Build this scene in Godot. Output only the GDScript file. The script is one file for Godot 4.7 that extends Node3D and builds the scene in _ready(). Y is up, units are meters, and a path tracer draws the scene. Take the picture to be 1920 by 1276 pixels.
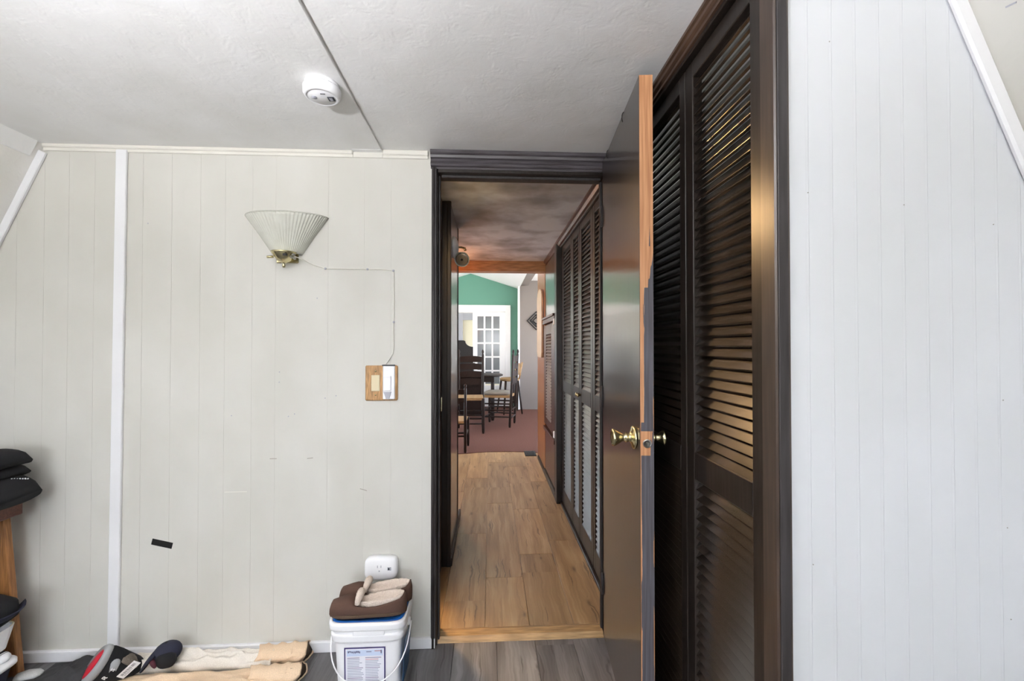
extends Node3D
# A low white attic room looking through a dark doorway into a hall with louvred closets and a dining room beyond.
# Frame: x right, y up, depth d runs away from the camera along -z.

const SKY_ENERGY := 7.6
const EXPOSURE := 2.78
const SIDE_LAMP := 1.1
const ADDED_UPLIGHT := 2.1

func _ready() -> void:
	var cam := Camera3D.new()
	cam.name = "camera"
	cam.fov = 77.12
	cam.near = 0.02
	cam.position = Vector3(0, 1.27, 0)
	cam.rotation_degrees = Vector3(0.70, -2.99, 0.0)
	add_child(cam)
	cam.current = true
	var we := WorldEnvironment.new()
	we.name = "environment"
	var env := Environment.new()
	env.background_mode = Environment.BG_SKY
	var sky := Sky.new()
	var sm := ProceduralSkyMaterial.new()
	sm.sky_top_color = Color(0.78, 0.84, 0.92)
	sm.sky_horizon_color = Color(0.95, 0.96, 0.98)
	sm.ground_horizon_color = Color(0.93, 0.93, 0.92)
	sm.ground_bottom_color = Color(0.90, 0.90, 0.88)
	sm.sun_angle_max = 1.0
	sky.sky_material = sm
	env.sky = sky
	env.background_energy_multiplier = SKY_ENERGY
	env.tonemap_mode = Environment.TONE_MAPPER_LINEAR
	env.tonemap_exposure = EXPOSURE
	env.sdfgi_enabled = true
	env.ssao_enabled = true
	env.ssil_enabled = true
	we.environment = env
	add_child(we)
	make_materials()
	build_room()
	build_ceiling_and_floor()
	build_back_wall()
	build_right_wall()
	build_door_frame()
	build_door()
	build_closets()
	build_hall()
	build_dining()
	build_wall_things()
	build_bucket()
	build_stand()
	build_floor_pile()

# ------------------------------------------------------------------ mesh tools

class Solid:
	# collects closed pieces; each piece is turned so that its faces look outwards
	var st := SurfaceTool.new()
	var empty := true
	func _init() -> void:
		st.begin(Mesh.PRIMITIVE_TRIANGLES)
	func add(t: PackedVector3Array, smooth := false, fix := true) -> void:
		var vol := 0.0
		if fix:
			var o := t[0]
			for i in range(0, t.size(), 3):
				vol += (t[i] - o).dot((t[i + 1] - o).cross(t[i + 2] - o))
		st.set_smooth_group(0 if smooth else -1)
		for i in range(0, t.size(), 3):
			if vol > 0.0:
				st.add_vertex(t[i]); st.add_vertex(t[i + 2]); st.add_vertex(t[i + 1])
			else:
				st.add_vertex(t[i]); st.add_vertex(t[i + 1]); st.add_vertex(t[i + 2])
		empty = false
	func done() -> ArrayMesh:
		st.generate_normals()
		return st.commit()
	func box(c: Vector3, s: Vector3, b := 0.0, xf := Transform3D()) -> Solid:
		var t := PackedVector3Array()
		var h := s * 0.5
		b = minf(b, minf(h.x, minf(h.y, h.z)) * 0.9)
		var g := func(sx: float, sy: float, sz: float, ax: int) -> Vector3:
			var v := Vector3(sx * (h.x - b), sy * (h.y - b), sz * (h.z - b))
			v[ax] = [sx, sy, sz][ax] * h[ax]
			return xf * (c + v)
		for ax in 3:
			var u := (ax + 1) % 3
			var w := (ax + 2) % 3
			for s1 in [-1.0, 1.0]:
				var q := []
				for k in [[-1.0, -1.0], [1.0, -1.0], [1.0, 1.0], [-1.0, 1.0]]:
					var a := [0.0, 0.0, 0.0]
					a[ax] = s1; a[u] = k[0]; a[w] = k[1]
					q.append(g.call(a[0], a[1], a[2], ax))
				if s1 > 0:
					t.append_array([q[0], q[1], q[2], q[0], q[2], q[3]])
				else:
					t.append_array([q[0], q[2], q[1], q[0], q[3], q[2]])
		if b > 0.0:
			for ax in 3:
				var u := (ax + 1) % 3
				var w := (ax + 2) % 3
				for s1 in [-1.0, 1.0]:
					for s2 in [-1.0, 1.0]:
						var q := []
						for k in [[-1.0, u], [1.0, u], [1.0, w], [-1.0, w]]:
							var a := [0.0, 0.0, 0.0]
							a[ax] = k[0]; a[u] = s1; a[w] = s2
							q.append(g.call(a[0], a[1], a[2], k[1]))
						if s1 * s2 > 0:
							t.append_array([q[0], q[2], q[1], q[0], q[3], q[2]])
						else:
							t.append_array([q[0], q[1], q[2], q[0], q[2], q[3]])
			for sx in [-1.0, 1.0]:
				for sy in [-1.0, 1.0]:
					for sz in [-1.0, 1.0]:
						var p := [g.call(sx, sy, sz, 0), g.call(sx, sy, sz, 1), g.call(sx, sy, sz, 2)]
						if sx * sy * sz > 0:
							t.append_array([p[0], p[1], p[2]])
						else:
							t.append_array([p[0], p[2], p[1]])
		add(t)
		return self
	func loft(rings: Array, smooth := true, caps := true, closed_along := false) -> Solid:
		var t := PackedVector3Array()
		var n: int = rings[0].size()
		var m := rings.size()
		for i in (m if closed_along else m - 1):
			var r0: PackedVector3Array = rings[i]
			var r1: PackedVector3Array = rings[(i + 1) % m]
			for j in n:
				var k := (j + 1) % n
				t.append_array([r0[j], r0[k], r1[k], r0[j], r1[k], r1[j]])
		if caps and not closed_along:
			for e in [0, m - 1]:
				var r: PackedVector3Array = rings[e]
				var mid := Vector3.ZERO
				for p in r: mid += p
				mid /= n
				for j in n:
					var k := (j + 1) % n
					if e == 0:
						t.append_array([r[k], r[j], mid])
					else:
						t.append_array([r[j], r[k], mid])
		add(t, smooth)
		return self
	func lathe(profile: Array, segs := 24, xf := Transform3D(), smooth := true) -> Solid:
		# profile: [radius, height] pairs, revolved round y
		var rings := []
		for p in profile:
			var r := PackedVector3Array()
			for j in segs:
				var a := TAU * j / segs
				r.append(xf * Vector3(maxf(p[0], 0.0002) * cos(a), p[1], maxf(p[0], 0.0002) * sin(a)))
			rings.append(r)
		return loft(rings, smooth)
	func tube(pts: Array, r, sides := 8, smooth := true) -> Solid:
		var rings := []
		var n := pts.size()
		var up := Vector3.UP
		var d0: Vector3 = (pts[1] - pts[0]).normalized()
		if absf(d0.dot(up)) > 0.9: up = Vector3.RIGHT
		var side := d0.cross(up).normalized()
		for i in n:
			var d: Vector3
			if i == 0: d = pts[1] - pts[0]
			elif i == n - 1: d = pts[i] - pts[i - 1]
			else: d = (pts[i + 1] - pts[i]).normalized() + (pts[i] - pts[i - 1]).normalized()
			d = d.normalized()
			side = (side - d * side.dot(d)).normalized()
			var w := d.cross(side)
			var rad: float = r[i] if r is Array else r
			var ring := PackedVector3Array()
			for j in sides:
				var a := TAU * j / sides
				ring.append(pts[i] + (side * cos(a) + w * sin(a)) * rad)
			rings.append(ring)
		return loft(rings, smooth)
	func prism(poly: PackedVector2Array, z0: float, z1: float, xf := Transform3D()) -> Solid:
		var t := PackedVector3Array()
		var idx := Geometry2D.triangulate_polygon(poly)
		for i in range(0, idx.size(), 3):
			var a := poly[idx[i]]; var b := poly[idx[i + 1]]; var c := poly[idx[i + 2]]
			if (b - a).cross(c - a) < 0:
				var s := b; b = c; c = s
			t.append_array([xf * Vector3(a.x, a.y, z1), xf * Vector3(b.x, b.y, z1), xf * Vector3(c.x, c.y, z1)])
			t.append_array([xf * Vector3(a.x, a.y, z0), xf * Vector3(c.x, c.y, z0), xf * Vector3(b.x, b.y, z0)])
		var ccw := not Geometry2D.is_polygon_clockwise(poly)
		var n := poly.size()
		for i in n:
			var p := poly[i]; var q := poly[(i + 1) % n]
			if not ccw:
				var s := p; p = q; q = s
			var A := xf * Vector3(p.x, p.y, z0); var B := xf * Vector3(q.x, q.y, z0)
			var C := xf * Vector3(q.x, q.y, z1); var D := xf * Vector3(p.x, p.y, z1)
			t.append_array([A, B, C, A, C, D])
		add(t)
		return self
	func heap(f: Callable, nu: int, nv: int, thick: float, floor_y := -1.0) -> Solid:
		# a cloth: f(u, v) is its upper face; the lower face lies thick below it, or on floor_y
		var up := []
		var dn := []
		for i in nu + 1:
			var a := PackedVector3Array(); var b := PackedVector3Array()
			for j in nv + 1:
				var p: Vector3 = f.call(float(i) / nu, float(j) / nv)
				a.append(p)
				b.append(Vector3(p.x, minf(floor_y, p.y - 0.001), p.z) if floor_y > -1.0 else p - Vector3(0, thick, 0))
			up.append(a); dn.append(b)
		var t := PackedVector3Array()
		for i in nu:
			for j in nv:
				t.append_array([up[i][j], up[i + 1][j], up[i + 1][j + 1], up[i][j], up[i + 1][j + 1], up[i][j + 1]])
				t.append_array([dn[i][j], dn[i + 1][j + 1], dn[i + 1][j], dn[i][j], dn[i][j + 1], dn[i + 1][j + 1]])
		for i in nu:
			t.append_array([up[i][0], dn[i][0], dn[i + 1][0], up[i][0], dn[i + 1][0], up[i + 1][0]])
			t.append_array([up[i][nv], dn[i + 1][nv], dn[i][nv], up[i][nv], up[i + 1][nv], dn[i + 1][nv]])
		for j in nv:
			t.append_array([up[0][j], dn[0][j + 1], dn[0][j], up[0][j], up[0][j + 1], dn[0][j + 1]])
			t.append_array([up[nu][j], dn[nu][j], dn[nu][j + 1], up[nu][j], dn[nu][j + 1], up[nu][j + 1]])
		add(t, true)
		return self

func P(x: float, y: float, d: float) -> Vector3:
	return Vector3(x, y, -d)

# a box between two corners given as x, y, depth
func span(s: Solid, x0: float, x1: float, y0: float, y1: float, d0: float, d1: float, bevel := 0.0) -> Solid:
	return s.box(Vector3((x0 + x1) * 0.5, (y0 + y1) * 0.5, -(d0 + d1) * 0.5), Vector3(absf(x1 - x0), absf(y1 - y0), absf(d1 - d0)), bevel)

func slab(x0: float, x1: float, y0: float, y1: float, d0: float, d1: float, bevel := 0.0) -> ArrayMesh:
	return span(Solid.new(), x0, x1, y0, y1, d0, d1, bevel).done()

func bbox(s: Vector3, bevel := 0.0) -> ArrayMesh:
	return Solid.new().box(Vector3.ZERO, s, bevel).done()

func oval(c: Vector3, rx: float, ry: float, ax: Vector3, ay: Vector3, n := 20, power := 1.0) -> PackedVector3Array:
	var r := PackedVector3Array()
	for j in n:
		var a := TAU * j / n
		var ca := cos(a); var sa := sin(a)
		r.append(c + ax * rx * signf(ca) * pow(absf(ca), power) + ay * ry * signf(sa) * pow(absf(sa), power))
	return r

# ------------------------------------------------------------------ naming

var used := {}
func numbered(n: String) -> String:
	if not used.has(n):
		used[n] = 0
		return n
	used[n] += 1
	return "%s_%03d" % [n, used[n]]

func tag(o: Node3D, label: String, category: String, group := "", kind := "") -> Node3D:
	o.set_meta("label", label)
	o.set_meta("category", category)
	if group: o.set_meta("group", group)
	if kind: o.set_meta("kind", kind)
	return o

func thing(called: String, label: String, category: String, at := Vector3.ZERO, group := "", kind := "") -> Node3D:
	var o := Node3D.new()
	o.name = numbered(called)
	add_child(o)
	o.position = at
	tag(o, label, category, group, kind)
	return o

func solo(called: String, mesh: Mesh, m: Material, label: String, category: String, at := Vector3.ZERO, group := "", kind := "") -> MeshInstance3D:
	var o := MeshInstance3D.new()
	o.name = numbered(called)
	o.mesh = mesh
	o.material_override = m
	add_child(o)
	o.position = at
	tag(o, label, category, group, kind)
	return o

func shell(called: String, mesh: Mesh, m: Material, label: String, category: String) -> MeshInstance3D:
	return solo(called, mesh, m, label, category, Vector3.ZERO, "", "structure")

func part(called: String, mesh: Mesh, m: Material, parent: Node3D, at := Vector3.ZERO, turn := Vector3.ZERO) -> MeshInstance3D:
	var o := MeshInstance3D.new()
	o.name = called
	o.mesh = mesh
	o.material_override = m
	parent.add_child(o, true)
	o.position = at
	o.rotation = turn
	return o

# ------------------------------------------------------------------ materials

var M := {}
var T := {}

func noise_image(seed_: int, size: int, freq: float, octaves: int, c0: Color, c1: Color, lo := -0.6, hi := 0.6) -> Image:
	var n := FastNoiseLite.new()
	n.seed = seed_
	n.noise_type = FastNoiseLite.TYPE_SIMPLEX_SMOOTH
	n.frequency = freq
	n.fractal_octaves = octaves
	var src := n.get_seamless_image(size, size)
	var im := Image.create(size, size, false, Image.FORMAT_RGB8)
	for y in size:
		for x in size:
			var v := src.get_pixel(x, y).r * 2.0 - 1.0
			im.set_pixel(x, y, c0.lerp(c1, clampf((v - lo) / (hi - lo), 0.0, 1.0)))
	return im

func tex(im: Image) -> ImageTexture:
	return ImageTexture.create_from_image(im)

func mat(key: String, c: Color, rough: float, metal := 0.0, spec := 0.5) -> StandardMaterial3D:
	var m := StandardMaterial3D.new()
	m.resource_name = key
	m.albedo_color = c
	m.roughness = rough
	m.metallic = metal
	m.metallic_specular = spec
	M[key] = m
	return m

func textured(m: StandardMaterial3D, t: Texture2D, scale: Vector3, offset := Vector3.ZERO) -> StandardMaterial3D:
	m.albedo_texture = t
	m.uv1_triplanar = true
	m.uv1_triplanar_sharpness = 8.0
	m.uv1_scale = scale
	m.uv1_offset = offset
	return m

func c8(r: int, g: int, b: int) -> Color:
	return Color(r / 255.0, g / 255.0, b / 255.0)

func plank_image(seed_: int, light: Color, mid: Color, dark: Color, crack: Color, knots: Array) -> Image:
	# grain along v with a few knots and splits: the print of a laminate floor
	var w := 256
	var h := 1024
	var a := FastNoiseLite.new(); a.seed = seed_; a.frequency = 0.012; a.fractal_octaves = 4
	var b := FastNoiseLite.new(); b.seed = seed_ + 7; b.frequency = 0.05; b.fractal_octaves = 3
	var c := FastNoiseLite.new(); c.seed = seed_ + 13; c.frequency = 0.02; c.fractal_octaves = 2
	var im := Image.create(w, h, false, Image.FORMAT_RGB8)
	for y in h:
		for x in w:
			var px := float(x) + 14.0 * a.get_noise_2d(x * 0.6, y * 0.5)
			var ring := 0.0
			for k in knots:
				var dx: float = (x - k[0]) / k[2]
				var dy: float = (y - k[1]) / (k[2] * 2.2)
				var q: float = dx * dx + dy * dy
				px += 20.0 * exp(-q) * signf(dx)
				ring = maxf(ring, exp(-q * 5.0))
			var g := b.get_noise_2d(px * 1.6, y * 0.05) * 0.45 + c.get_noise_2d(px * 0.7, y * 0.10) * 0.8
			var col := mid.lerp(light, clampf(g * 1.1, 0.0, 1.0)).lerp(dark, clampf(-g * 1.1, 0.0, 1.0))
			var sp := c.get_noise_2d(px * 2.2 + 400.0, y * 0.10 + 90.0)
			col = col.lerp(crack, clampf((sp - 0.56) * 8.0, 0.0, 0.5))
			col = col.lerp(crack, ring * 0.6)
			im.set_pixel(x, y, col)
	return im

func make_materials() -> void:
	T.grain = tex(noise_image(3, 256, 0.02, 5, Color(0.76, 0.745, 0.73), Color(1, 1, 1)))
	T.cloth = tex(noise_image(31, 256, 0.16, 3, Color(0.93, 0.925, 0.92), Color(1, 1, 1)))
	T.soft = tex(noise_image(11, 256, 0.012, 4, Color(0.972, 0.97, 0.963), Color(1, 1, 1)))
	T.blotch = tex(noise_image(17, 256, 0.012, 5, Color(0.66, 0.66, 0.68), Color(1, 1, 0.99), -0.75, 0.45))
	T.speck = tex(noise_image(23, 256, 0.12, 3, Color(0.72, 0.70, 0.70), Color(1, 1, 1)))
	T.suede = tex(noise_image(29, 256, 0.05, 4, Color(0.74, 0.70, 0.68), Color(1, 1, 1)))
	var pn := FastNoiseLite.new()
	pn.seed = 5; pn.frequency = 0.018; pn.fractal_octaves = 4
	pn.domain_warp_enabled = true; pn.domain_warp_amplitude = 40.0; pn.domain_warp_frequency = 0.02
	T.plaster = tex(pn.get_seamless_image(512, 512))
	var fz := FastNoiseLite.new()
	fz.seed = 8; fz.frequency = 0.09; fz.fractal_octaves = 3
	T.fuzz = tex(fz.get_seamless_image(256, 256))
	# painted surfaces
	textured(mat("cream", c8(213, 211, 204), 0.5), T.soft, Vector3(0.7, 0.5, 0.7))
	textured(mat("white_wall", c8(216, 218, 222), 0.4), T.soft, Vector3(0.5, 0.4, 0.5))
	mat("white_trim", c8(236, 236, 238), 0.4)
	mat("cream_trim", c8(228, 225, 216), 0.45)
	for k in [["ceiling", c8(243, 243, 242), 0.5], ["slope", c8(214, 212, 205), 0.55], ["slope_left", c8(240, 238, 233), 0.55]]:  # slope_left is the slope plaster painted lighter to make up for weaker light
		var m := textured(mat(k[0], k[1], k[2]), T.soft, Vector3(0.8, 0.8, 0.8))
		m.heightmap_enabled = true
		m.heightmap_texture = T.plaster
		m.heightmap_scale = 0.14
	var hc := textured(mat("hall_ceiling_cooled", c8(210, 221, 240), 0.5), T.blotch, Vector3(0.8, 0.8, 0.8))  # bluish tint stands in for cool daylight on the grey plaster
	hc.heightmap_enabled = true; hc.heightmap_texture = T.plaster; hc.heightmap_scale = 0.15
	# dark stained wood; its varnish mirrors in the wood's own brown
	textured(mat("dark_wood", c8(46, 39, 35), 0.34, 0.1), T.grain, Vector3(14, 1.0, 14))
	var ds := textured(mat("dark_slat", c8(48, 40, 33), 0.2, 0.0, 0.95), T.grain, Vector3(14, 14, 1.2))
	ds.clearcoat_enabled = true; ds.clearcoat = 0.6; ds.clearcoat_roughness = 0.2
	textured(mat("casing", c8(70, 54, 43), 0.34, 0.0, 0.66), T.grain, Vector3(16, 0.8, 16))
	textured(mat("cornice", c8(96, 74, 60), 0.34, 0.25), T.grain, Vector3(16, 16, 0.8))
	textured(mat("cabinet_slat", c8(104, 70, 52), 0.35), T.grain, Vector3(14, 14, 1.2))
	textured(mat("plate_wood", c8(208, 162, 108), 0.4), T.grain, Vector3(20, 3, 20))
	textured(mat("dark_paint", c8(60, 56, 57), 0.5), T.grain, Vector3(10, 0.8, 10))
	var df := textured(mat("door_face", c8(42, 38, 36), 0.3), T.grain, Vector3(16, 0.7, 16))
	df.clearcoat_enabled = true; df.clearcoat = 0.85; df.clearcoat_roughness = 0.14
	var hs := textured(mat("hall_slat", c8(66, 62, 60), 0.36), T.grain, Vector3(14, 14, 1.2))
	hs.clearcoat_enabled = true; hs.clearcoat = 0.45; hs.clearcoat_roughness = 0.25
	textured(mat("orange_wood", c8(168, 108, 60), 0.28), T.grain, Vector3(10, 0.8, 10))
	textured(mat("red_wood", c8(84, 52, 42), 0.3), T.grain, Vector3(12, 1.0, 12))
	textured(mat("beam_wood", c8(178, 130, 84), 0.4), T.grain, Vector3(1.0, 12, 12))
	textured(mat("pale_wood", c8(214, 190, 160), 0.45), T.grain, Vector3(10, 0.9, 10))
	textured(mat("stand_wood", c8(176, 122, 72), 0.4), T.grain, Vector3(20, 1.4, 20))
	textured(mat("stand_top", c8(106, 58, 42), 0.35), T.grain, Vector3(2, 16, 16))
	textured(mat("chair_wood", c8(40, 26, 21), 0.42, 0.0, 0.4), T.grain, Vector3(14, 2, 14))
	textured(mat("tan_wood", c8(176, 140, 96), 0.5), T.grain, Vector3(14, 2, 14))
	textured(mat("rush", c8(176, 142, 98), 0.8), T.grain, Vector3(2, 20, 40))
	textured(mat("cushion", c8(150, 142, 130), 0.9), T.speck, Vector3(6, 6, 6))
	textured(mat("threshold", c8(196, 160, 112), 0.45), T.grain, Vector3(1.2, 14, 14))
	mat("black", c8(14, 14, 15), 0.6)
	mat("mark", c8(168, 162, 152), 0.8)
	mat("dark_gap", c8(20, 18, 18), 0.8)
	textured(mat("head_sheen_paint", c8(88, 83, 88), 0.42), T.grain, Vector3(0.8, 14, 14))  # the frame's dark paint made lighter, its sheen put into the colour
	mat("black_gloss", c8(26, 23, 24), 0.35)
	# floors
	var oaks := []
	for i in 3:
		var kn := [[60 + 70 * i, 200 + 130 * i, 22.0], [180 - 40 * i, 640 - 60 * i, 18.0], [100, 900, 14.0]]
		oaks.append(tex(plank_image(101 + i * 31, c8(204, 175, 134), c8(180, 147, 106), c8(150, 119, 84), c8(88, 68, 50), kn)))
	for i in 6:
		var m := mat("oak_%d" % i, Color(1, 1, 1).darkened(0.05 * (i % 3)), 0.33)
		m.albedo_texture = oaks[i % 3]
	var greys := []
	for i in 2:
		greys.append(tex(plank_image(301 + i * 17, c8(156, 154, 155), c8(124, 122, 123), c8(98, 95, 96), c8(72, 69, 69), [[90 + 80 * i, 400, 16.0], [40, 800, 12.0]])))
	for i in 6:
		var m := mat("vinyl_%d" % i, Color(1, 1, 1).darkened(0.07 * (i % 3)), 0.42)
		m.albedo_texture = greys[i % 2]
	textured(mat("vinyl_base", c8(124, 121, 121), 0.45), T.grain, Vector3(8, 8, 0.8))
	var cp := textured(mat("carpet", c8(112, 66, 50), 0.95), T.speck, Vector3(3, 3, 3))
	cp.heightmap_enabled = true; cp.heightmap_texture = T.fuzz; cp.heightmap_scale = 0.4
	# metal, plastic, glass
	mat("brass", c8(208, 197, 156), 0.24, 1.0)
	mat("steel", c8(170, 168, 162), 0.3, 1.0)
	mat("plastic", c8(248, 248, 250), 0.35)
	mat("plastic_grey", c8(176, 176, 186), 0.4)
	mat("plastic_dark", c8(40, 42, 50), 0.4)
	mat("blue_lid", c8(28, 96, 178), 0.35)
	mat("blue_panel", c8(38, 92, 140), 0.35)
	mat("ivory", c8(226, 212, 178), 0.4)
	mat("tape", c8(20, 20, 20), 0.55)
	var sh := textured(mat("shade_glass", c8(214, 214, 204), 0.18), T.soft, Vector3(4, 4, 4))
	sh.backlight_enabled = true; sh.backlight = Color(0.25, 0.25, 0.24)
	var pg := mat("pane_glass", Color(0.50, 0.52, 0.54, 0.8), 0.12)
	pg.transparency = BaseMaterial3D.TRANSPARENCY_ALPHA
	var wg := mat("window_glass", Color(1, 1, 1, 0.06), 0.02)
	wg.transparency = BaseMaterial3D.TRANSPARENCY_ALPHA
	var gg := mat("globe_glass", c8(224, 230, 224), 0.18)
	gg.backlight_enabled = true; gg.backlight = Color(0.7, 0.72, 0.7)
	# dining room
	mat("green", c8(98, 150, 132), 0.6)
	mat("white", c8(242, 242, 242), 0.5)
	mat("grey_wall", c8(128, 120, 116), 0.6)
	mat("beige", c8(236, 228, 204), 0.7)
	# cloth and leather
	for k in [["black_cloth", c8(22, 22, 26), 0.9], ["navy_cloth", c8(40, 42, 60), 0.9], ["khaki", c8(240, 212, 180), 0.9], ["beige_cloth", c8(240, 233, 222), 0.9], ["charcoal", c8(58, 58, 60), 0.9], ["fleece", c8(226, 210, 196), 1.0], ["suede", c8(94, 68, 56), 0.85], ["grey_fur", c8(120, 110, 100), 1.0], ["plum", c8(96, 48, 60), 0.9], ["pale_cloth", c8(206, 206, 204), 0.9], ["dark_lining", c8(92, 74, 58), 0.95]]:
		var m := textured(mat(k[0], k[1], k[2]), T.cloth, Vector3(5, 5, 5))
		m.heightmap_enabled = true; m.heightmap_texture = T.fuzz
		m.heightmap_scale = 0.25 if k[0] in ["fleece", "grey_fur"] else 0.006
	mat("rubber_grey", c8(158, 160, 162), 0.6)
	mat("rubber_red", c8(206, 30, 52), 0.5)

# a flat box whose z+ (or given) face carries uv for a printed texture: plank lying on the floor, grain along depth
func plank(w: float, t: float, l: float, u0: float, v0: float) -> ArrayMesh:
	var st := SurfaceTool.new()
	st.begin(Mesh.PRIMITIVE_TRIANGLES)
	st.set_smooth_group(-1)
	var b := 0.0012
	var x0 := -w * 0.5; var x1 := w * 0.5; var z0 := -l * 0.5; var z1 := l * 0.5
	var top := [Vector3(x0 + b, 0, z0 + b), Vector3(x1 - b, 0, z0 + b), Vector3(x1 - b, 0, z1 - b), Vector3(x0 + b, 0, z1 - b)]
	var rim := [Vector3(x0, -b, z0), Vector3(x1, -b, z0), Vector3(x1, -b, z1), Vector3(x0, -b, z1)]
	var low := [Vector3(x0, -t, z0), Vector3(x1, -t, z0), Vector3(x1, -t, z1), Vector3(x0, -t, z1)]
	var put := func(p: Vector3) -> void:
		st.set_uv(Vector2(u0 + (p.x - x0) / 0.26, v0 + (p.z - z0) / 1.3))
		st.add_vertex(p)
	var quad := func(a: Vector3, c: Vector3, d: Vector3, e: Vector3) -> void:
		for p in [a, c, d, a, d, e]: put.call(p)
	quad.call(top[0], top[1], top[2], top[3])
	for i in 4:
		var k := (i + 1) % 4
		quad.call(top[k], top[i], rim[i], rim[k])
		quad.call(rim[k], rim[i], low[i], low[k])
	st.generate_normals()
	return st.commit()

# a printed sheet: a thin box with its uv-mapped face towards +z, centred
func sheet(w: float, h: float, t := 0.001) -> ArrayMesh:
	var st := SurfaceTool.new()
	st.begin(Mesh.PRIMITIVE_TRIANGLES)
	st.set_smooth_group(-1)
	var c := [Vector3(-w / 2, h / 2, t), Vector3(w / 2, h / 2, t), Vector3(w / 2, -h / 2, t), Vector3(-w / 2, -h / 2, t)]
	var uv := [Vector2(0, 0), Vector2(1, 0), Vector2(1, 1), Vector2(0, 1)]
	for i in [0, 1, 2, 0, 2, 3]:
		st.set_uv(uv[i]); st.add_vertex(c[i])
	for i in 4:
		var k := (i + 1) % 4
		var a: Vector3 = c[i]; var b: Vector3 = c[k]
		var d := Vector3(b.x, b.y, 0); var e := Vector3(a.x, a.y, 0)
		for p in [b, a, e, b, e, d]:
			st.set_uv(Vector2(0.01, 0.01)); st.add_vertex(p)
	for i in [0, 2, 1, 0, 3, 2]:
		st.set_uv(Vector2(0.01, 0.01)); st.add_vertex(Vector3(c[i].x, c[i].y, 0))
	st.generate_normals()
	return st.commit()

# ------------------------------------------------------------------ setting
const WALL_D := 1.833
const HALL_Y := 0.015

func slope_left(y: float) -> float:      # x of the left slope at height y
	return -1.815 - 0.46 * (2.1 - y)
func slope_right(y: float) -> float:
	return 0.845 + 0.44 * (2.1 - y)

func sloped(x: Callable, out: float, d0: float, d1: float) -> ArrayMesh:
	var a: float = x.call(2.16); var b: float = x.call(-0.1)
	var poly := PackedVector2Array([Vector2(a, 2.16), Vector2(b, -0.1), Vector2(b + out, -0.1), Vector2(a + out, 2.16)])
	return Solid.new().prism(poly, -d1, -d0).done()

func build_room() -> void:
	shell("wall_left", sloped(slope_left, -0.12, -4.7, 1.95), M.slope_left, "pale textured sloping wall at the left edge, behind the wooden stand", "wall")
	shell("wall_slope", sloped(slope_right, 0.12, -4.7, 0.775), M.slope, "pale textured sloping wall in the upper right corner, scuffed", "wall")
	# the gable behind the camera, with two windows side by side that let the daylight in
	var g := Solid.new()
	for r in [[-3.0, -1.95, -0.1, 2.2], [0.95, 2.0, -0.1, 2.2], [-1.95, 0.95, -0.1, 1.0], [-1.95, 0.95, 2.02, 2.2], [-0.55, -0.45, 1.0, 2.02]]:
		span(g, r[0], r[1], r[2], r[3], -4.65, -4.55)
	shell("wall_front", g.done(), M.cream, "cream gable wall with two tall windows behind the camera", "wall")
	for i in 2:
		var x0 := -1.95 + i * 1.50
		var w := thing("window_%d" % (i + 1), "tall white framed window behind the camera, %s of the two" % ["farther from the louvred closet", "nearer to the louvred closet"][i], "window", Vector3.ZERO, "", "structure")
		var f := Solid.new()
		for r in [[0.0, 0.05, 1.0, 2.02], [1.35, 1.40, 1.0, 2.02], [0.05, 1.35, 1.0, 1.06], [0.05, 1.35, 1.96, 2.02], [0.05, 1.35, 1.48, 1.52]]:
			span(f, x0 + r[0], x0 + r[1], r[2], r[3], -4.62, -4.58, 0.003)
		part("frame", f.done(), M.white_trim, w)
		part("pane", slab(x0 + 0.05, x0 + 1.35, 1.06, 1.48, -4.603, -4.597), M.window_glass, w)
		part("pane", slab(x0 + 0.05, x0 + 1.35, 1.52, 1.96, -4.603, -4.597), M.window_glass, w)
	# an uplighter added unseen behind the camera to brighten ceiling and walls
	var l := thing("added_floor_lamp", "added white uplighter, unseen behind the camera, brightening ceiling and walls", "lamp", P(-0.85, 0, -0.35))
	part("base", Solid.new().lathe([[0.0, 0.0], [0.13, 0.0], [0.13, 0.012], [0.02, 0.03], [0.0, 0.03]], 28).done(), M.white_trim, l)
	part("pole", Solid.new().tube([Vector3(0, 0.02, 0), Vector3(0, 1.400, 0)], 0.012, 10).done(), M.white_trim, l)
	part("bowl", Solid.new().lathe([[0.0, 1.380], [0.05, 1.385], [0.12, 1.430], [0.15, 1.511], [0.145, 1.511], [0.115, 1.438], [0.045, 1.395], [0.0, 1.392]], 32).done(), M.white_trim, l)
	var bm := mat("added_bulb", c8(255, 250, 240), 0.3)
	bm.emission_enabled = true; bm.emission = Color(0.98, 0.98, 1.0); bm.emission_energy_multiplier = 1.0
	part("bulb", Solid.new().lathe([[0.0, 1.395], [0.02, 1.400], [0.045, 1.450], [0.03, 1.485], [0.0, 1.492]], 20).done(), bm, l)
	var o := OmniLight3D.new()
	o.name = "added_uplight"
	o.position = Vector3(0, 1.465, 0)
	o.light_color = Color(0.98, 0.98, 1.0)
	o.light_energy = ADDED_UPLIGHT
	o.light_size = 0.04
	o.omni_range = 14.0
	o.omni_attenuation = 2.0
	o.shadow_enabled = true
	l.add_child(o)
	# shell of the closets and the hall on the right
	shell("wall_closet", slab(1.15, 1.25, -0.1, 2.2, 0.82, 4.85), M.dark_paint, "plain back of the closets along the hall", "wall")

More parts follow.
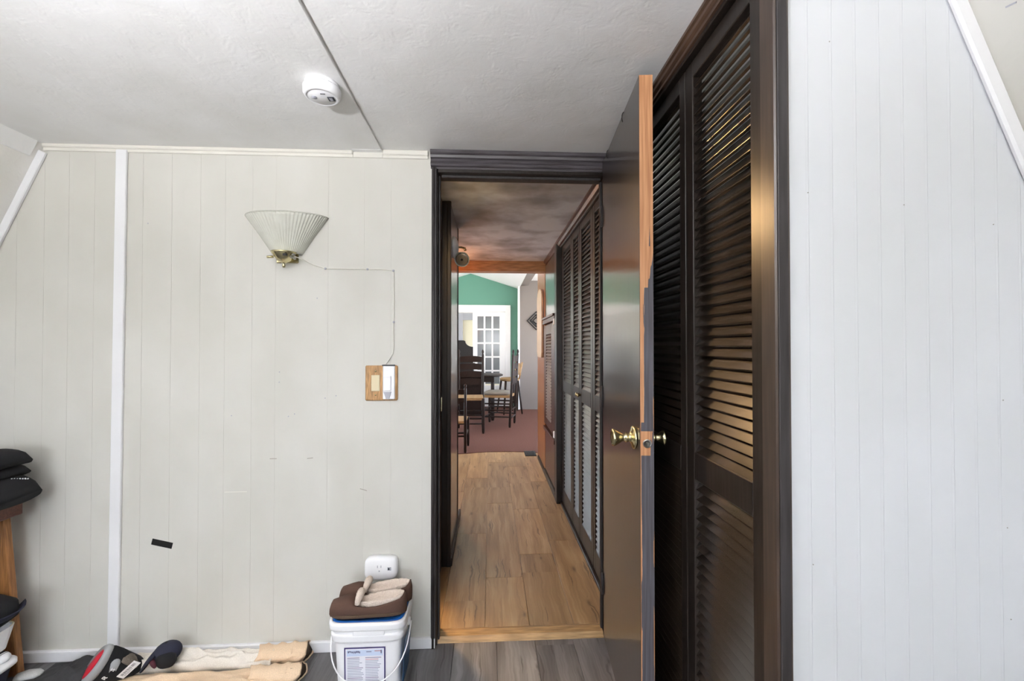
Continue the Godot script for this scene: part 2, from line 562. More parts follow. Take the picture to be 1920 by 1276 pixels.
func build_ceiling_and_floor() -> void:
	shell("ceiling", slab(-1.95, 0.95, 2.1, 2.2, -4.7, 1.95), M.ceiling, "off-white ceiling of swirled plaster over the front room", "ceiling")
	solo("ceiling", slab(0.90, 1.25, 2.1, 2.2, 0.775, 1.95), M.ceiling, "ceiling over the closets of the front room", "ceiling", Vector3.ZERO, "", "structure")
	# flat lath over the seam of the ceiling boards
	var bd := Solid.new()
	span(bd, -1.84, -0.454, 2.091, 2.102, -4.5, WALL_D - 0.014, 0.002)
	span(bd, -0.577, -0.454, 2.089, 2.102, WALL_D - 0.03, WALL_D - 0.001, 0.002)
	shell("trim_1", bd.done(), M.ceiling, "lower ceiling board whose edge runs beside the smoke detector", "trim")
	var s := Solid.new()
	var dir := Vector3(-0.46, -1, 0).normalized()
	var across := Transform3D(Basis(dir, Vector3(dir.y, -dir.x, 0) * -1.0, Vector3(0, 0, 1)).orthonormalized(), Vector3(slope_left(2.065) + 0.004, 2.065, 1.35))
	s.box(Vector3.ZERO, Vector3(0.075, 0.012, 6.3), 0.003, Transform3D(across.basis, across.origin))
	shell("trim_2", s.done(), M.ceiling, "flat lath where the left slope meets the ceiling", "trim")
	var f := thing("floor", "grey-brown wood-look vinyl plank floor of the front room", "floor", Vector3.ZERO, "", "structure")
	part("base", slab(-3.0, 2.0, -0.12, -0.006, -4.7, 1.91), M.vinyl_base, f)
	var col := 0
	var edges := [-2.68, -2.5, -2.32, -2.14, -1.96, -1.78, -1.6, -1.42, -1.24, -1.06, -0.88, -0.7, -0.52, -0.335, -0.15, 0.03, 0.195, 0.36, 0.54]
	for i in edges.size() - 1:
		var w: float = edges[i + 1] - edges[i]
		var cut := [1.87, 1.87 - 0.35 - 0.37 * ((i * 5) % 3), 0.2]
		for k in 2:
			var a: float = cut[k + 1]; var b: float = cut[k]
			part("plank", plank(w - 0.0012, 0.006, b - a - 0.0012, 0.17 * i, 0.31 * i + 0.5 * k), M["vinyl_%d" % ((i * 2 + k * 3) % 6)], f, Vector3((edges[i] + edges[i + 1]) / 2, 0, -(a + b) / 2))

func build_back_wall() -> void:
	var w := thing("wall_back", "cream grooved panel wall with the sconce and the dark doorway", "wall", Vector3.ZERO, "", "structure")
	var s := Solid.new()
	s.prism(PackedVector2Array([Vector2(slope_left(-0.1) - 0.05, -0.1), Vector2(-0.245, -0.1), Vector2(-0.245, 2.2), Vector2(slope_left(2.2) - 0.05, 2.2)]), -1.93, -(WALL_D + 0.0009))
	span(s, -0.245, 0.515, 2.03, 2.2, WALL_D + 0.002, 1.93)
	span(s, 0.515, 1.2, -0.1, 2.2, WALL_D + 0.002, 1.93)
	part("backing", s.done(), M.cream, w)
	var px := [-2.8, -2.6, -2.4, -2.2, -2.02, -1.92, -1.815, -1.72, -1.62, -1.515, -1.43, -1.315, -1.2, -1.1, -0.99, -0.895, -0.68, -0.53, -0.418, -0.285, -0.246]
	for i in px.size() - 1:
		var a: float = px[i] + 0.0003; var b: float = px[i + 1] - 0.0003
		var ta := minf(2.098, 2.1 - (-1.815 - a) / 0.46); var tb := minf(2.098, 2.1 - (-1.815 - b) / 0.46)
		if a > -1.815: ta = 2.098
		if b > -1.815: tb = 2.098
		ta = maxf(ta, 0.01)
		part("panel", Solid.new().prism(PackedVector2Array([Vector2(a, 0.0), Vector2(b, 0.0), Vector2(b, tb), Vector2(a, ta)]), -(WALL_D + 0.0012), -WALL_D).done(), M.cream, w)
	# small nail holes left in the panels
	for h in [[-1.41, 1.775], [-0.877, 1.16], [-0.878, 1.118], [-0.69, 1.05], [-0.84, 0.975], [-0.815, 0.985], [-0.725, 1.47], [-1.07, 0.98], [-1.0, 1.79], [-0.645, 1.06]]:
		part("nail_hole", Solid.new().lathe([[0.0, -0.0004], [0.0028, -0.0004], [0.0022, 0.0006], [0.0, 0.0006]], 8).done(), M.plastic_grey, w, P(h[0], h[1], WALL_D), Vector3(PI / 2, 0, 0))
	for mk in [[-0.90, 0.80, 0.028, 0.0], [-0.75, 0.80, 0.024, 0.1], [-0.53, 0.665, 0.03, -0.3], [-1.05, 0.665, 0.09, 0.0]]:
		part("scuff", bbox(Vector3(mk[2], 0.003, 0.0008)), M.cream_trim if mk[2] > 0.05 else M.mark, w, P(mk[0], mk[1], WALL_D - 0.0002), Vector3(0, 0, mk[3]))
	# batten over the joint, crown, slope lath, skirting
	var b := Solid.new()
	var lean := Transform3D(Basis(Vector3(0, 0, 1), -0.006), P(-1.5165, 1.06, WALL_D - 0.006))
	b.box(Vector3.ZERO, Vector3(0.042, 2.03, 0.012), 0.002, lean)
	shell("trim_3", b.done(), M.white_trim, "white upright batten on the cream wall left of the sconce", "trim")
	var c := Solid.new()
	for k in [[slope_left(2.09), -0.577], [-0.454, -0.262]]:
		span(c, k[0], k[1], 2.078, 2.1, WALL_D - 0.014, WALL_D, 0.004)
		span(c, k[0], k[1], 2.066, 2.08, WALL_D - 0.006, WALL_D, 0.002)
	span(c, -0.577, -0.454, 2.066, 2.09, WALL_D - 0.006, WALL_D, 0.002)
	shell("trim_4", c.done(), M.cream_trim, "thin cream crown strip along the top of the back wall", "trim")
	var l := Solid.new()
	var top := Vector2(slope_left(2.06), 2.06); var low := Vector2(slope_left(0.02), 0.02)
	var mid := (top + low) * 0.5
	l.box(Vector3.ZERO, Vector3(0.03, top.distance_to(low), 0.014), 0.003, Transform3D(Basis(Vector3(0, 0, 1), -atan2(0.46, 1.0)), P(mid.x + 0.016, mid.y, WALL_D - 0.007)))
	shell("trim_5", l.done(), M.white_trim, "white slanting lath where the back wall meets the left slope", "trim")
	var k := Solid.new()
	span(k, -2.75, -0.228, 0.0, 0.044, WALL_D - 0.014, WALL_D + 0.002, 0.003)
	shell("baseboard_back", k.done(), M.white_trim, "low white baseboard under the cream wall", "baseboard")

func build_right_wall() -> void:
	var w := thing("wall_right", "white grooved panel wall on the right beside the louvred closet", "wall", Vector3.ZERO, "", "structure")
	var s := Solid.new()
	s.prism(PackedVector2Array([Vector2(0.553, -0.1), Vector2(slope_right(-0.1) + 0.1, -0.1), Vector2(slope_right(2.2) + 0.1, 2.2), Vector2(0.553, 2.2)]), -0.83, -0.7758)
	part("backing", s.done(), M.white_wall, w)
	var x := 0.552
	var step := 0.0476
	var first := 0.6035
	var i := 0
	while x < 1.75:
		var b := first + step * i
		var a0 := x + 0.0002; var b0 := b - 0.0002
		var ta := minf(2.098, 2.1 - (a0 - 0.845) / 0.44); var tb := minf(2.098, 2.1 - (b0 - 0.845) / 0.44)
		if tb > 0.03:
			part("panel", Solid.new().prism(PackedVector2Array([Vector2(a0, 0.0), Vector2(b0, 0.0), Vector2(b0, tb), Vector2(a0, ta)]), -0.7762, -0.775).done(), M.white_wall, w)
			part("panel", Solid.new().prism(PackedVector2Array([Vector2(b0 - 0.0058, 0.0), Vector2(b0 - 0.0046, 0.0), Vector2(b0 - 0.0046, tb), Vector2(b0 - 0.0058, tb)]), -0.7758, -0.77488).done(), M.white_wall, w)
		x = b
		i += 1
	for h in [[0.602, 1.56], [0.793, 1.54], [0.647, 1.85], [0.975, 1.505], [0.606, 0.86], [0.99, 1.165], [0.995, 0.92], [1.0, 0.745]]:
		part("nail", Solid.new().lathe([[0.0, -0.0004], [0.0014, -0.0004], [0.001, 0.0008], [0.0, 0.0008]], 8).done(), M.steel, w, P(h[0], h[1], 0.775), Vector3(PI / 2, 0, 0))
	var l := Solid.new()
	var top := Vector2(slope_right(2.09), 2.09); var low := Vector2(slope_right(0.02), 0.02)
	var mid := (top + low) * 0.5
	l.box(Vector3.ZERO, Vector3(0.031, top.distance_to(low), 0.012), 0.004, Transform3D(Basis(Vector3(0, 0, 1), atan2(0.44, 1.0)), P(mid.x - 0.017, mid.y, 0.775 - 0.006)))
	shell("trim_6", l.done(), M.white_trim, "white slanting lath between the white wall and the upper right slope", "trim")
	var sl: Node3D = get_node("wall_slope")
	for sc in [[1.90, 0.70, 0.030, 0.4], [1.90, 0.68, 0.018, 0.9], [1.885, 0.715, 0.016, 0.2], [1.80, 0.66, 0.024, 0.7], [1.775, 0.70, 0.018, 0.1], [1.76, 0.68, 0.016, -0.3]]:
		part("scuff", bbox(Vector3(0.0012, 0.003, sc[2])), M.plastic_grey, sl, P(slope_right(sc[0]) - 0.0004, sc[0], sc[1]), Vector3(sc[3], 0, atan2(0.44, 1.0)))

# ------------------------------------------------------------------ doorway and door

func build_door_frame() -> void:
	var f := thing("door_1", "dark brown moulded casing round the open doorway to the hall", "door frame", Vector3.ZERO, "", "structure")
	# left side: bead, groove, stop
	var s := Solid.new()
	s.tube([P(-0.238, 0.0, WALL_D - 0.006), P(-0.238, 2.03, WALL_D - 0.006)], 0.0095, 10)
	span(s, -0.246, -0.226, 0.0, 2.03, WALL_D - 0.012, WALL_D + 0.01, 0.002)
	part("casing", s.done(), M.dark_paint, f)
	part("jamb", slab(-0.250, -0.222, 0.0, 2.02, WALL_D + 0.004, 1.935, 0.002), M.dark_wood, f)
	part("stop", slab(-0.222, -0.214, 0.0, 2.008, WALL_D + 0.025, 1.885, 0.002), M.dark_paint, f)
	part("jamb", slab(0.503, 0.53, 0.0, 2.02, WALL_D + 0.004, 1.935, 0.002), M.dark_wood, f)
	part("stop", slab(0.492, 0.503, 0.0, 2.008, WALL_D + 0.05, 1.90, 0.002), M.dark_paint, f)
	part("casing", slab(0.503, 0.535, 0.0, 2.03, WALL_D - 0.01, WALL_D + 0.006, 0.002), M.dark_paint, f)
	# head: cornice strip, cove and lower bead
	var h := Solid.new()
	var prof := PackedVector2Array([Vector2(0, 2.099), Vector2(0.030, 2.099), Vector2(0.030, 2.085), Vector2(0.022, 2.080), Vector2(0.019, 2.070), Vector2(0.010, 2.066), Vector2(0.012, 2.054), Vector2(0.017, 2.046), Vector2(0.012, 2.038), Vector2(0.004, 2.034), Vector2(0.004, 2.026), Vector2(0, 2.026)])
	h.prism(prof, 0.0, 0.79, Transform3D(Basis(Vector3(0, 0, 1), Vector3(0, 1, 0), Vector3(1, 0, 0)), P(-0.252, 0, WALL_D + 0.002)))
	part("head_casing", h.done(), M.head_sheen_paint, f)
	part("head_jamb", slab(-0.222, 0.503, 2.012, 2.032, WALL_D + 0.0, 1.935, 0.002), M.dark_wood, f)
	part("head_stop", slab(-0.210, 0.492, 2.002, 2.014, WALL_D + 0.03, 1.90, 0.002), M.dark_paint, f)
	# the strike plate of worn brass on the left jamb
	part("strike_plate", slab(-0.2105, -0.2085, 0.985, 1.045, WALL_D + 0.036, WALL_D + 0.062, 0.0006), M.brass, f)
	# wooden threshold between the two floors
	var t := Solid.new()
	t.prism(PackedVector2Array([Vector2(1.850, 0.0), Vector2(1.852, 0.006), Vector2(1.866, 0.020), Vector2(1.905, 0.021), Vector2(1.925, HALL_Y), Vector2(1.925, 0.0)]), 0.0, 0.718, Transform3D(Basis(Vector3(0, 0, -1), Vector3(0, 1, 0), Vector3(1, 0, 0)), Vector3(-0.221, 0, 0)))
	shell("trim_7", t.done(), M.threshold, "pale wooden threshold strip in the doorway", "threshold")

func door_edge_image() -> Image:
	# bare orange pine showing where the dark paint has flaked off the edge
	var n := FastNoiseLite.new(); n.seed = 41; n.frequency = 0.06; n.fractal_octaves = 3
	var w := 128; var h := 1536
	var im := Image.create(w, h, false, Image.FORMAT_RGB8)
	for y in h:
		var yy := 2.06 - 2.03 * y / h         # height on the door
		for x in w:
			var u := float(x) / w
			var g := n.get_noise_2d(x * 0.52, y * 0.08)
			var bare := c8(206, 152, 108).lerp(c8(176, 120, 80), clampf(g + 0.35, 0, 1))
			var paint := c8(92, 90, 98).lerp(c8(74, 70, 74), clampf(g + 0.5, 0, 1))
			var q := g * 0.10
			var left := 0.30
			if yy > 1.54: left = 2.0
			elif yy > 1.44: left = lerpf(0.62, 0.95, (yy - 1.44) / 0.10)
			elif yy > 1.05: left = 0.24 + 0.10 * (yy - 1.05)
			else: left = 0.05
			var is_bare := u + q < left
			if absf(yy - 0.99) < 0.035 and u < 0.85 + q * 3.0: is_bare = true
			if u > 0.93 and g > 0.15 and yy < 1.54: is_bare = true
			if yy > 1.56 and yy < 1.62 and absf(u - 0.72) < 0.05 * (1.62 - yy) * 16.0: is_bare = false
			im.set_pixel(x, y, bare if is_bare else paint)
	return im

func build_door() -> void:
	var d := thing("door", "open dark brown flush door with brass knobs and a bare orange edge", "door", P(0.487, 0, 1.815), "", "structure")
	d.rotation.y = -0.0881
	var W := 0.602
	part("slab", Solid.new().box(Vector3(0.020, 1.0445, W / 2), Vector3(0.040, 2.031, W), 0.0015).done(), M.door_face, d)
	var em := mat("door_edge", Color.WHITE, 0.55)
	em.albedo_texture = tex(door_edge_image())
	part("edge_strip", sheet(0.0385, 2.029, 0.001), em, d, Vector3(0.020, 1.0445, W))
	for y in [0.25, 1.05, 1.83]:
		var hg := part("hinge", Solid.new().tube([Vector3(-0.004, y - 0.045, -0.006), Vector3(-0.004, y + 0.045, -0.006)], 0.005, 10).done(), M.dark_paint, d)
		part("hinge_leaf", Solid.new().box(Vector3(0.012, y, -0.0035), Vector3(0.03, 0.088, 0.003)).done(), M.dark_paint, hg)
	var prof := [[0.0, 0.0], [0.034, 0.0], [0.036, 0.004], [0.032, 0.008], [0.020, 0.011], [0.013, 0.016], [0.0125, 0.022], [0.015, 0.024], [0.015, 0.028], [0.011, 0.031], [0.012, 0.038], [0.017, 0.046], [0.023, 0.056], [0.026, 0.063], [0.025, 0.068], [0.021, 0.069], [0.018, 0.066], [0.0, 0.066]]
	var y := 0.992
	part("knob", Solid.new().lathe(prof, 32).done(), M.brass, d, Vector3(0.0, y, W - 0.062), Vector3(0, 0, PI / 2))
	var prof2 := [[0.0, 0.0], [0.030, 0.0], [0.031, 0.003], [0.022, 0.006], [0.011, 0.009], [0.0105, 0.014], [0.013, 0.016], [0.010, 0.019], [0.010, 0.025], [0.018, 0.038], [0.023, 0.044], [0.022, 0.049], [0.0, 0.050]]
	part("knob", Solid.new().lathe(prof2, 32).done(), M.brass, d, Vector3(0.040, y, W - 0.062), Vector3(0, 0, -PI / 2))
	var lt := part("latch", Solid.new().lathe([[0.0, 0.0], [0.0125, 0.0], [0.0125, 0.002], [0.009, 0.003], [0.0085, 0.001], [0.0, 0.001]], 20).done(), M.steel, d, Vector3(0.020, y - 0.004, W + 0.001), Vector3(PI / 2, 0, 0))
	part("bolt", Solid.new().box(Vector3(0.001, 0.005, 0), Vector3(0.010, 0.010, 0.012), 0.002).done(), M.steel, lt)
	for z in [0.12, 0.40]:
		var pts := []
		for i in 9:
			var a := PI * i / 8.0
			pts.append(Vector3(0.004 - 0.010 * sin(a * 1.3), 2.062 - 0.042 * i / 8.0, z + 0.012 * sin(a * 2.0)))
		part("cord_end", Solid.new().tube(pts, 0.0016, 6).done(), M.black, d)

# ------------------------------------------------------------------ louvred closets

func slat_mesh(l: float) -> ArrayMesh:
	return Solid.new().box(Vector3.ZERO, Vector3(0.0075, 0.036, l), 0.0006).done()

# a leaf from depth d0 to d1 at x, with louvre openings between stiles s0 and s1
func louvre_leaf(x: float, d0: float, d1: float, s0: float, s1: float, y0: float, y1: float, r0: float, r1: float, top_rail: float, low_rail: float, pitch: float, m_slat: Material, label: String, group: String, knob_at := 0.0) -> Node3D:
	var leaf := thing("door", label, "closet door", P(x, y0, (d0 + d1) / 2), group, "structure")
	var c := (d0 + d1) / 2
	var t := 0.028
	var fr := func(a: float, b: float, ya: float, yb: float) -> ArrayMesh:
		return Solid.new().box(Vector3(t / 2, (ya + yb) / 2 - y0, c - (a + b) / 2), Vector3(t, yb - ya, absf(b - a)), 0.002).done()
	part("stile", fr.call(d0, s0, y0, y1), M.dark_wood, leaf)
	part("stile", fr.call(s1, d1, y0, y1), M.dark_wood, leaf)
	part("top_rail", fr.call(s0, s1, y1 - top_rail, y1), M.dark_wood, leaf)
	part("middle_rail", fr.call(s0, s1, r0, r1), M.dark_wood, leaf)
	part("bottom_rail", fr.call(s0, s1, y0, y0 + low_rail), M.dark_wood, leaf)
	var sm := slat_mesh(s1 - s0)
	for z in [[y0 + low_rail, r0], [r1, y1 - top_rail]]:
		var n := int(round((z[1] - z[0]) / pitch))
		for i in n:
			part("slat", sm, m_slat, leaf, Vector3(t / 2 + 0.001, z[0] - y0 + (i + 0.5) * (z[1] - z[0]) / n, c - (s0 + s1) / 2), Vector3(0, 0, -0.54))
	if knob_at > 0.0:
		part("knob", Solid.new().lathe([[0.0, 0.0], [0.008, 0.0], [0.006, 0.008], [0.012, 0.016], [0.013, 0.022], [0.0, 0.025]], 16).done(), M.brass, leaf, Vector3(0, (r0 + r1) / 2 - y0, c - knob_at), Vector3(0, 0, PI / 2))
	return leaf

func build_closets() -> void:
	# the frame of the closet in the front room
	var f := thing("trim_8", "dark brown frame and cornice round the louvred closet of the front room", "closet frame", Vector3.ZERO, "", "structure")
	part("post", slab(0.530, 0.560, 0.0, 2.099, 0.764, 0.809, 0.003), M.casing, f)
	part("edge_bead", slab(0.5335, 0.5525, 0.0, 2.099, 0.7600, 0.7645, 0.001), M.dark_paint, f)
	part("head", slab(0.538, 0.57, 2.055, 2.099, 0.809, WALL_D, 0.002), M.dark_wood, f)
	var c := Solid.new()
	c.prism(PackedVector2Array([Vector2(0.540, 2.099), Vector2(0.514, 2.099), Vector2(0.514, 2.090), Vector2(0.520, 2.086), Vector2(0.522, 2.079), Vector2(0.530, 2.073), Vector2(0.531, 2.066), Vector2(0.540, 2.064)]), -(WALL_D - 0.03), -0.764)
	part("cornice", c.done(), M.cornice, f)
	part("post", slab(0.535, 0.57, 0.0, 2.06, 1.80, WALL_D, 0.002), M.dark_wood, f)
	part("sill", slab(0.545, 0.60, -0.002, 0.012, 0.809, 1.80, 0.002), M.dark_wood, f)
	var g := "louvred closet doors of the front room"
	louvre_leaf(0.556, 0.812, 1.179, 0.880, 1.137, 0.02, 2.053, 0.907, 0.981, 0.046, 0.10, 0.0262, M.dark_slat, "dark louvred closet door nearest the white wall, in full view", g)
	louvre_leaf(0.556, 1.183, 1.53, 1.219, 1.494, 0.02, 2.053, 0.907, 0.981, 0.046, 0.10, 0.0262, M.dark_slat, "dark louvred closet door half hidden behind the open door", g)
	louvre_leaf(0.556, 1.534, 1.798, 1.57, 1.76, 0.02, 2.053, 0.907, 0.981, 0.046, 0.10, 0.0262, M.dark_slat, "dark louvred closet door wholly behind the open door", g)

# ------------------------------------------------------------------ hall

func build_hall() -> void:
	var f := thing("floor", "warm oak laminate plank floor of the hall", "floor", Vector3.ZERO, "", "structure")
	part("base", slab(-3.5, 1.2, -0.12, HALL_Y - 0.007, 1.925, 5.06), M.oak_1, f)
	var rows := [[-0.62, -0.42, [1.925, 3.0, 4.2, 5.06]], [-0.42, -0.22, [1.925, 2.6, 3.7, 5.06]], [-0.22, -0.02, [1.925, 2.88, 4.08, 5.06]], [-0.02, 0.18, [1.925, 2.33, 3.42, 4.62, 5.06]], [0.18, 0.38, [1.925, 2.58, 3.29, 4.45, 5.06]], [0.38, 0.58, [1.925, 2.75, 3.95, 5.06]]]
	for i in rows.size():
		var r: Array = rows[i]
		var cuts: Array = r[2]
		for k in cuts.size() - 1:
			part("plank", plank(r[1] - r[0] - 0.0014, 0.007, cuts[k + 1] - cuts[k] - 0.0014, 0.23 * i, 0.37 * k + 0.21 * i), M["oak_%d" % ((i * 2 + k) % 6)], f, Vector3((r[0] + r[1]) / 2, HALL_Y, -(cuts[k] + cuts[k + 1]) / 2))
	shell("ceiling_hall", slab(-3.5, 1.25, 2.1, 2.2, 1.93, 4.17), M.hall_ceiling_cooled, "mottled grey plaster ceiling over the hall, tinted blue for cool daylight", "ceiling")
	# left side: an open side room with an added lamp-blocking partition, then a glossy panel that ends at the open kitchen side
	var sr := Solid.new()
	span(sr, -0.36, -0.272, 1.985, 2.1, 1.93, 2.2)
	span(sr, -0.36, -0.272, -0.1, 2.1, 2.2, 2.456)  # added partition piece, keeps the side lamp off the end panel
	span(sr, -1.35, -1.25, -0.1, 2.1, 2.03, 3.05)
	span(sr, -1.25, -0.345, -0.1, 2.1, 2.96, 3.05)
	shell("wall_hall", sr.done(), M.dark_paint, "dark walls of the side room left of the hall, with an added partition blocking its warm lamp", "wall")
	side_lamp()
	var pl := thing("wall_panel", "glossy dark brown end panel on the left of the hall carrying the spot lamp", "wall", Vector3.ZERO, "", "structure")
	part("panel", slab(-0.34, -0.226, 0.0, 2.1, 2.47, 3.02, 0.002), M.door_face, pl)
	part("edge", slab(-0.345, -0.222, 0.0, 2.1, 3.02, 3.05, 0.003), M.dark_paint, pl)
	part("corner_strip", slab(-0.245, -0.221, 0.0, 2.1, 2.452, 2.475, 0.003), M.black_gloss, pl)
	part("end_board", slab(-0.345, -0.243, 0.0, 2.1, 2.456, 2.471, 0.002), M.black_gloss, pl)
	part("plinth", slab(-0.23, -0.214, HALL_Y, 0.06, 2.46, 3.2, 0.003), M.dark_paint, pl)
	shell("wall_kitchen", slab(-3.5, -0.52, -0.1, 2.2, 1.93, 2.03), M.cream, "cream wall of the kitchen side, out of sight", "wall")
	spot_lamp()
	# right side: louvred closets
	var fr := thing("trim_9", "dark frame and top moulding of the hall closets", "closet frame", Vector3.ZERO, "", "structure")
	part("post", slab(0.535, 0.60, 0.0, 2.1, 1.935, 2.03, 0.003), M.dark_wood, fr)
	part("post", slab(0.530, 0.60, HALL_Y, 2.1, 3.38, 3.47, 0.003), M.dark_wood, fr)
	part("head", slab(0.560, 0.61, 2.05, 2.1, 2.03, 3.38, 0.002), M.dark_wood, fr)
	var c := Solid.new()
	c.prism(PackedVector2Array([Vector2(0.562, 2.1), Vector2(0.528, 2.1), Vector2(0.528, 2.086), Vector2(0.538, 2.080), Vector2(0.548, 2.066), Vector2(0.562, 2.062)]), -4.16, -1.94)
	part("moulding", c.done(), M.red_wood, fr)
	part("sill", slab(0.56, 0.62, HALL_Y, 0.035, 2.03, 3.38, 0.002), M.dark_wood, fr)
	var g := "louvred closet doors along the hall"
	var lab := ["dark louvred hall closet door beside the edge of the open door", "second louvred hall closet door, with the wide pale slats", "third louvred hall closet door, the narrow one", "dark louvred hall closet door next to the brown cabinet"]
	var dd := [[2.035, 2.355, 2.07, 2.315], [2.36, 2.70, 2.41, 2.652], [2.705, 2.955, 2.745, 2.912], [2.96, 3.375, 3.01, 3.31]]
	for i in 4:
		louvre_leaf(0.575, dd[i][0], dd[i][1], dd[i][2], dd[i][3], 0.04, 2.05, 0.915, 1.0, 0.05, 0.12, 0.0275, M.hall_slat, lab[i], g, [0.0, 2.68, 2.73, 0.0][i])
	# brown cabinet: glossy upper door, moulding, louvred lower door and a plinth panel
	var cb := thing("hall_cabinet", "brown built-in cabinet with glossy upper door and narrow louvred lower door", "cabinet", P(0.545, HALL_Y, 3.85))
	var bx := func(xa: float, xb: float, ya: float, yb: float, da: float, db: float) -> ArrayMesh:
		return Solid.new().box(Vector3((xa + xb) / 2, (ya + yb) / 2, 3.85 - (da + db) / 2), Vector3(xb - xa, yb - ya, db - da), 0.003).done()
	part("carcass", bx.call(0.02, 0.5, 0.0, 2.05, 3.48, 4.22), M.red_wood, cb)
	part("upper_door", bx.call(0.004, 0.02, 1.53, 2.04, 3.56, 4.18), M.door_face, cb)
	var mo := Solid.new()
	for r in [[-0.03, 1.505, 1.525], [-0.018, 1.48, 1.505], [-0.024, 1.462, 1.48]]:
		mo.box(Vector3((r[0] + 0.02) / 2, (r[1] + r[2]) / 2, 0.0), Vector3(0.02 - r[0], r[2] - r[1], 0.72), 0.003)
	part("moulding", mo.done(), M.red_wood, cb)
	var lo := part("lower_door", bx.call(0.008, 0.02, 0.50, 1.45, 3.52, 4.2), M.red_wood, cb)
	part("stile", bx.call(-0.008, 0.008, 0.50, 1.45, 3.52, 3.72), M.red_wood, lo)
	part("stile", bx.call(-0.008, 0.008, 0.50, 1.45, 4.05, 4.2), M.red_wood, lo)
	part("rail", bx.call(-0.008, 0.008, 1.36, 1.45, 3.72, 4.05), M.red_wood, lo)
	part("rail", bx.call(-0.008, 0.008, 0.50, 0.58, 3.72, 4.05), M.red_wood, lo)
	var sm := slat_mesh(0.33)
	for i in 28:
		part("slat", sm, M.cabinet_slat, lo, Vector3(0.0, 0.58 + (i + 0.5) * 0.78 / 28, 3.85 - 3.885), Vector3(0, 0, -0.54))
	part("base_moulding", bx.call(-0.018, 0.02, 0.44, 0.475, 3.5, 4.2), M.red_wood, cb)
	part("base_panel", bx.call(-0.002, 0.02, 0.06, 0.43, 3.56, 4.16), M.red_wood, cb)
	part("base_moulding", bx.call(-0.012, 0.02, 0.0, 0.05, 3.5, 4.2), M.dark_wood, cb)
	for y in [1.452, 0.525]:
		part("hinge", Solid.new().box(Vector3(-0.012, y, 0.355), Vector3(0.022, 0.055, 0.03), 0.004).done(), M.plastic, cb)
	# orange panel after the cabinet, with a baseboard
	var op := thing("wall_wood", "glossy orange-brown wood panel at the far end of the hall", "wall", Vector3.ZERO, "", "structure")
	part("panel", slab(0.548, 0.70, 0.0, 2.1, 4.22, 4.86, 0.002), M.orange_wood, op)
	part("baseboard", slab(0.532, 0.548, HALL_Y, 0.05, 3.47, 4.76, 0.002), M.dark_wood, op)
	# a pale board with a rounded top that hangs on the panel
	var bp := PackedVector2Array()
	for i in 13:
		var a := PI * i / 12.0
		bp.append(Vector2(0.21 * cos(a), 1.75 + 0.115 * pow(sin(a), 0.7)))
	bp.append(Vector2(-0.205, 1.2)); bp.append(Vector2(-0.16, 1.15)); bp.append(Vector2(0.16, 1.15)); bp.append(Vector2(0.205, 1.2))
	var hb := thing("hanging_board", "pale wooden board with rounded top hung on the orange panel", "board", P(0.547, 0, 4.5))
	part("face", Solid.new().prism(bp, 0.006, 0.024, Transform3D(Basis(Vector3(0, 0, -1), Vector3(0, 1, 0), Vector3(-1, 0, 0)), Vector3.ZERO)).done(), M.pale_wood, hb)
	part("back", Solid.new().prism(bp, -0.001, 0.006, Transform3D(Basis(Vector3(0, 0, -1), Vector3(0, 1, 0), Vector3(-1, 0, 0)), Vector3.ZERO)).done(), M.red_wood, hb)
	# floor register at the edge of the carpet
	var rg := thing("floor_register", "small black iron floor register at the carpet edge", "register", P(0.47, HALL_Y, 4.96))
	part("frame", Solid.new().box(Vector3(0, 0.004, 0), Vector3(0.13, 0.008, 0.22), 0.002).done(), M.black, rg)
	for i in 7:
		part("bar", Solid.new().box(Vector3(-0.045 + 0.015 * i, 0.010, 0), Vector3(0.005, 0.006, 0.19), 0.001).done(), M.plastic_dark, rg)

func side_lamp() -> void:
	var l := thing("ceiling_lamp", "warm ceiling globe in the side room left of the hall, out of sight", "lamp", P(-0.48, 2.1, 2.30))
	part("canopy", Solid.new().lathe([[0.0, -0.03], [0.05, -0.028], [0.06, 0.0], [0.0, 0.0]], 24).done(), M.brass, l)
	var bm := mat("side_bulb", c8(255, 240, 214), 0.3)
	bm.emission_enabled = true; bm.emission = Color(1.0, 0.80, 0.55); bm.emission_energy_multiplier = 1.5
	part("globe", Solid.new().lathe([[0.0, -0.13], [0.03, -0.125], [0.052, -0.10], [0.055, -0.075], [0.045, -0.045], [0.03, -0.028], [0.0, -0.028]], 24).done(), bm, l)
	var o := OmniLight3D.new()
	o.name = "side_light"
	o.position = Vector3(0, -0.08, 0)
	o.light_color = Color(1.0, 0.81, 0.57)
	o.light_energy = SIDE_LAMP
	o.light_size = 0.045
	o.omni_range = 12.0
	o.omni_attenuation = 2.0
	o.shadow_enabled = true
	l.add_child(o)

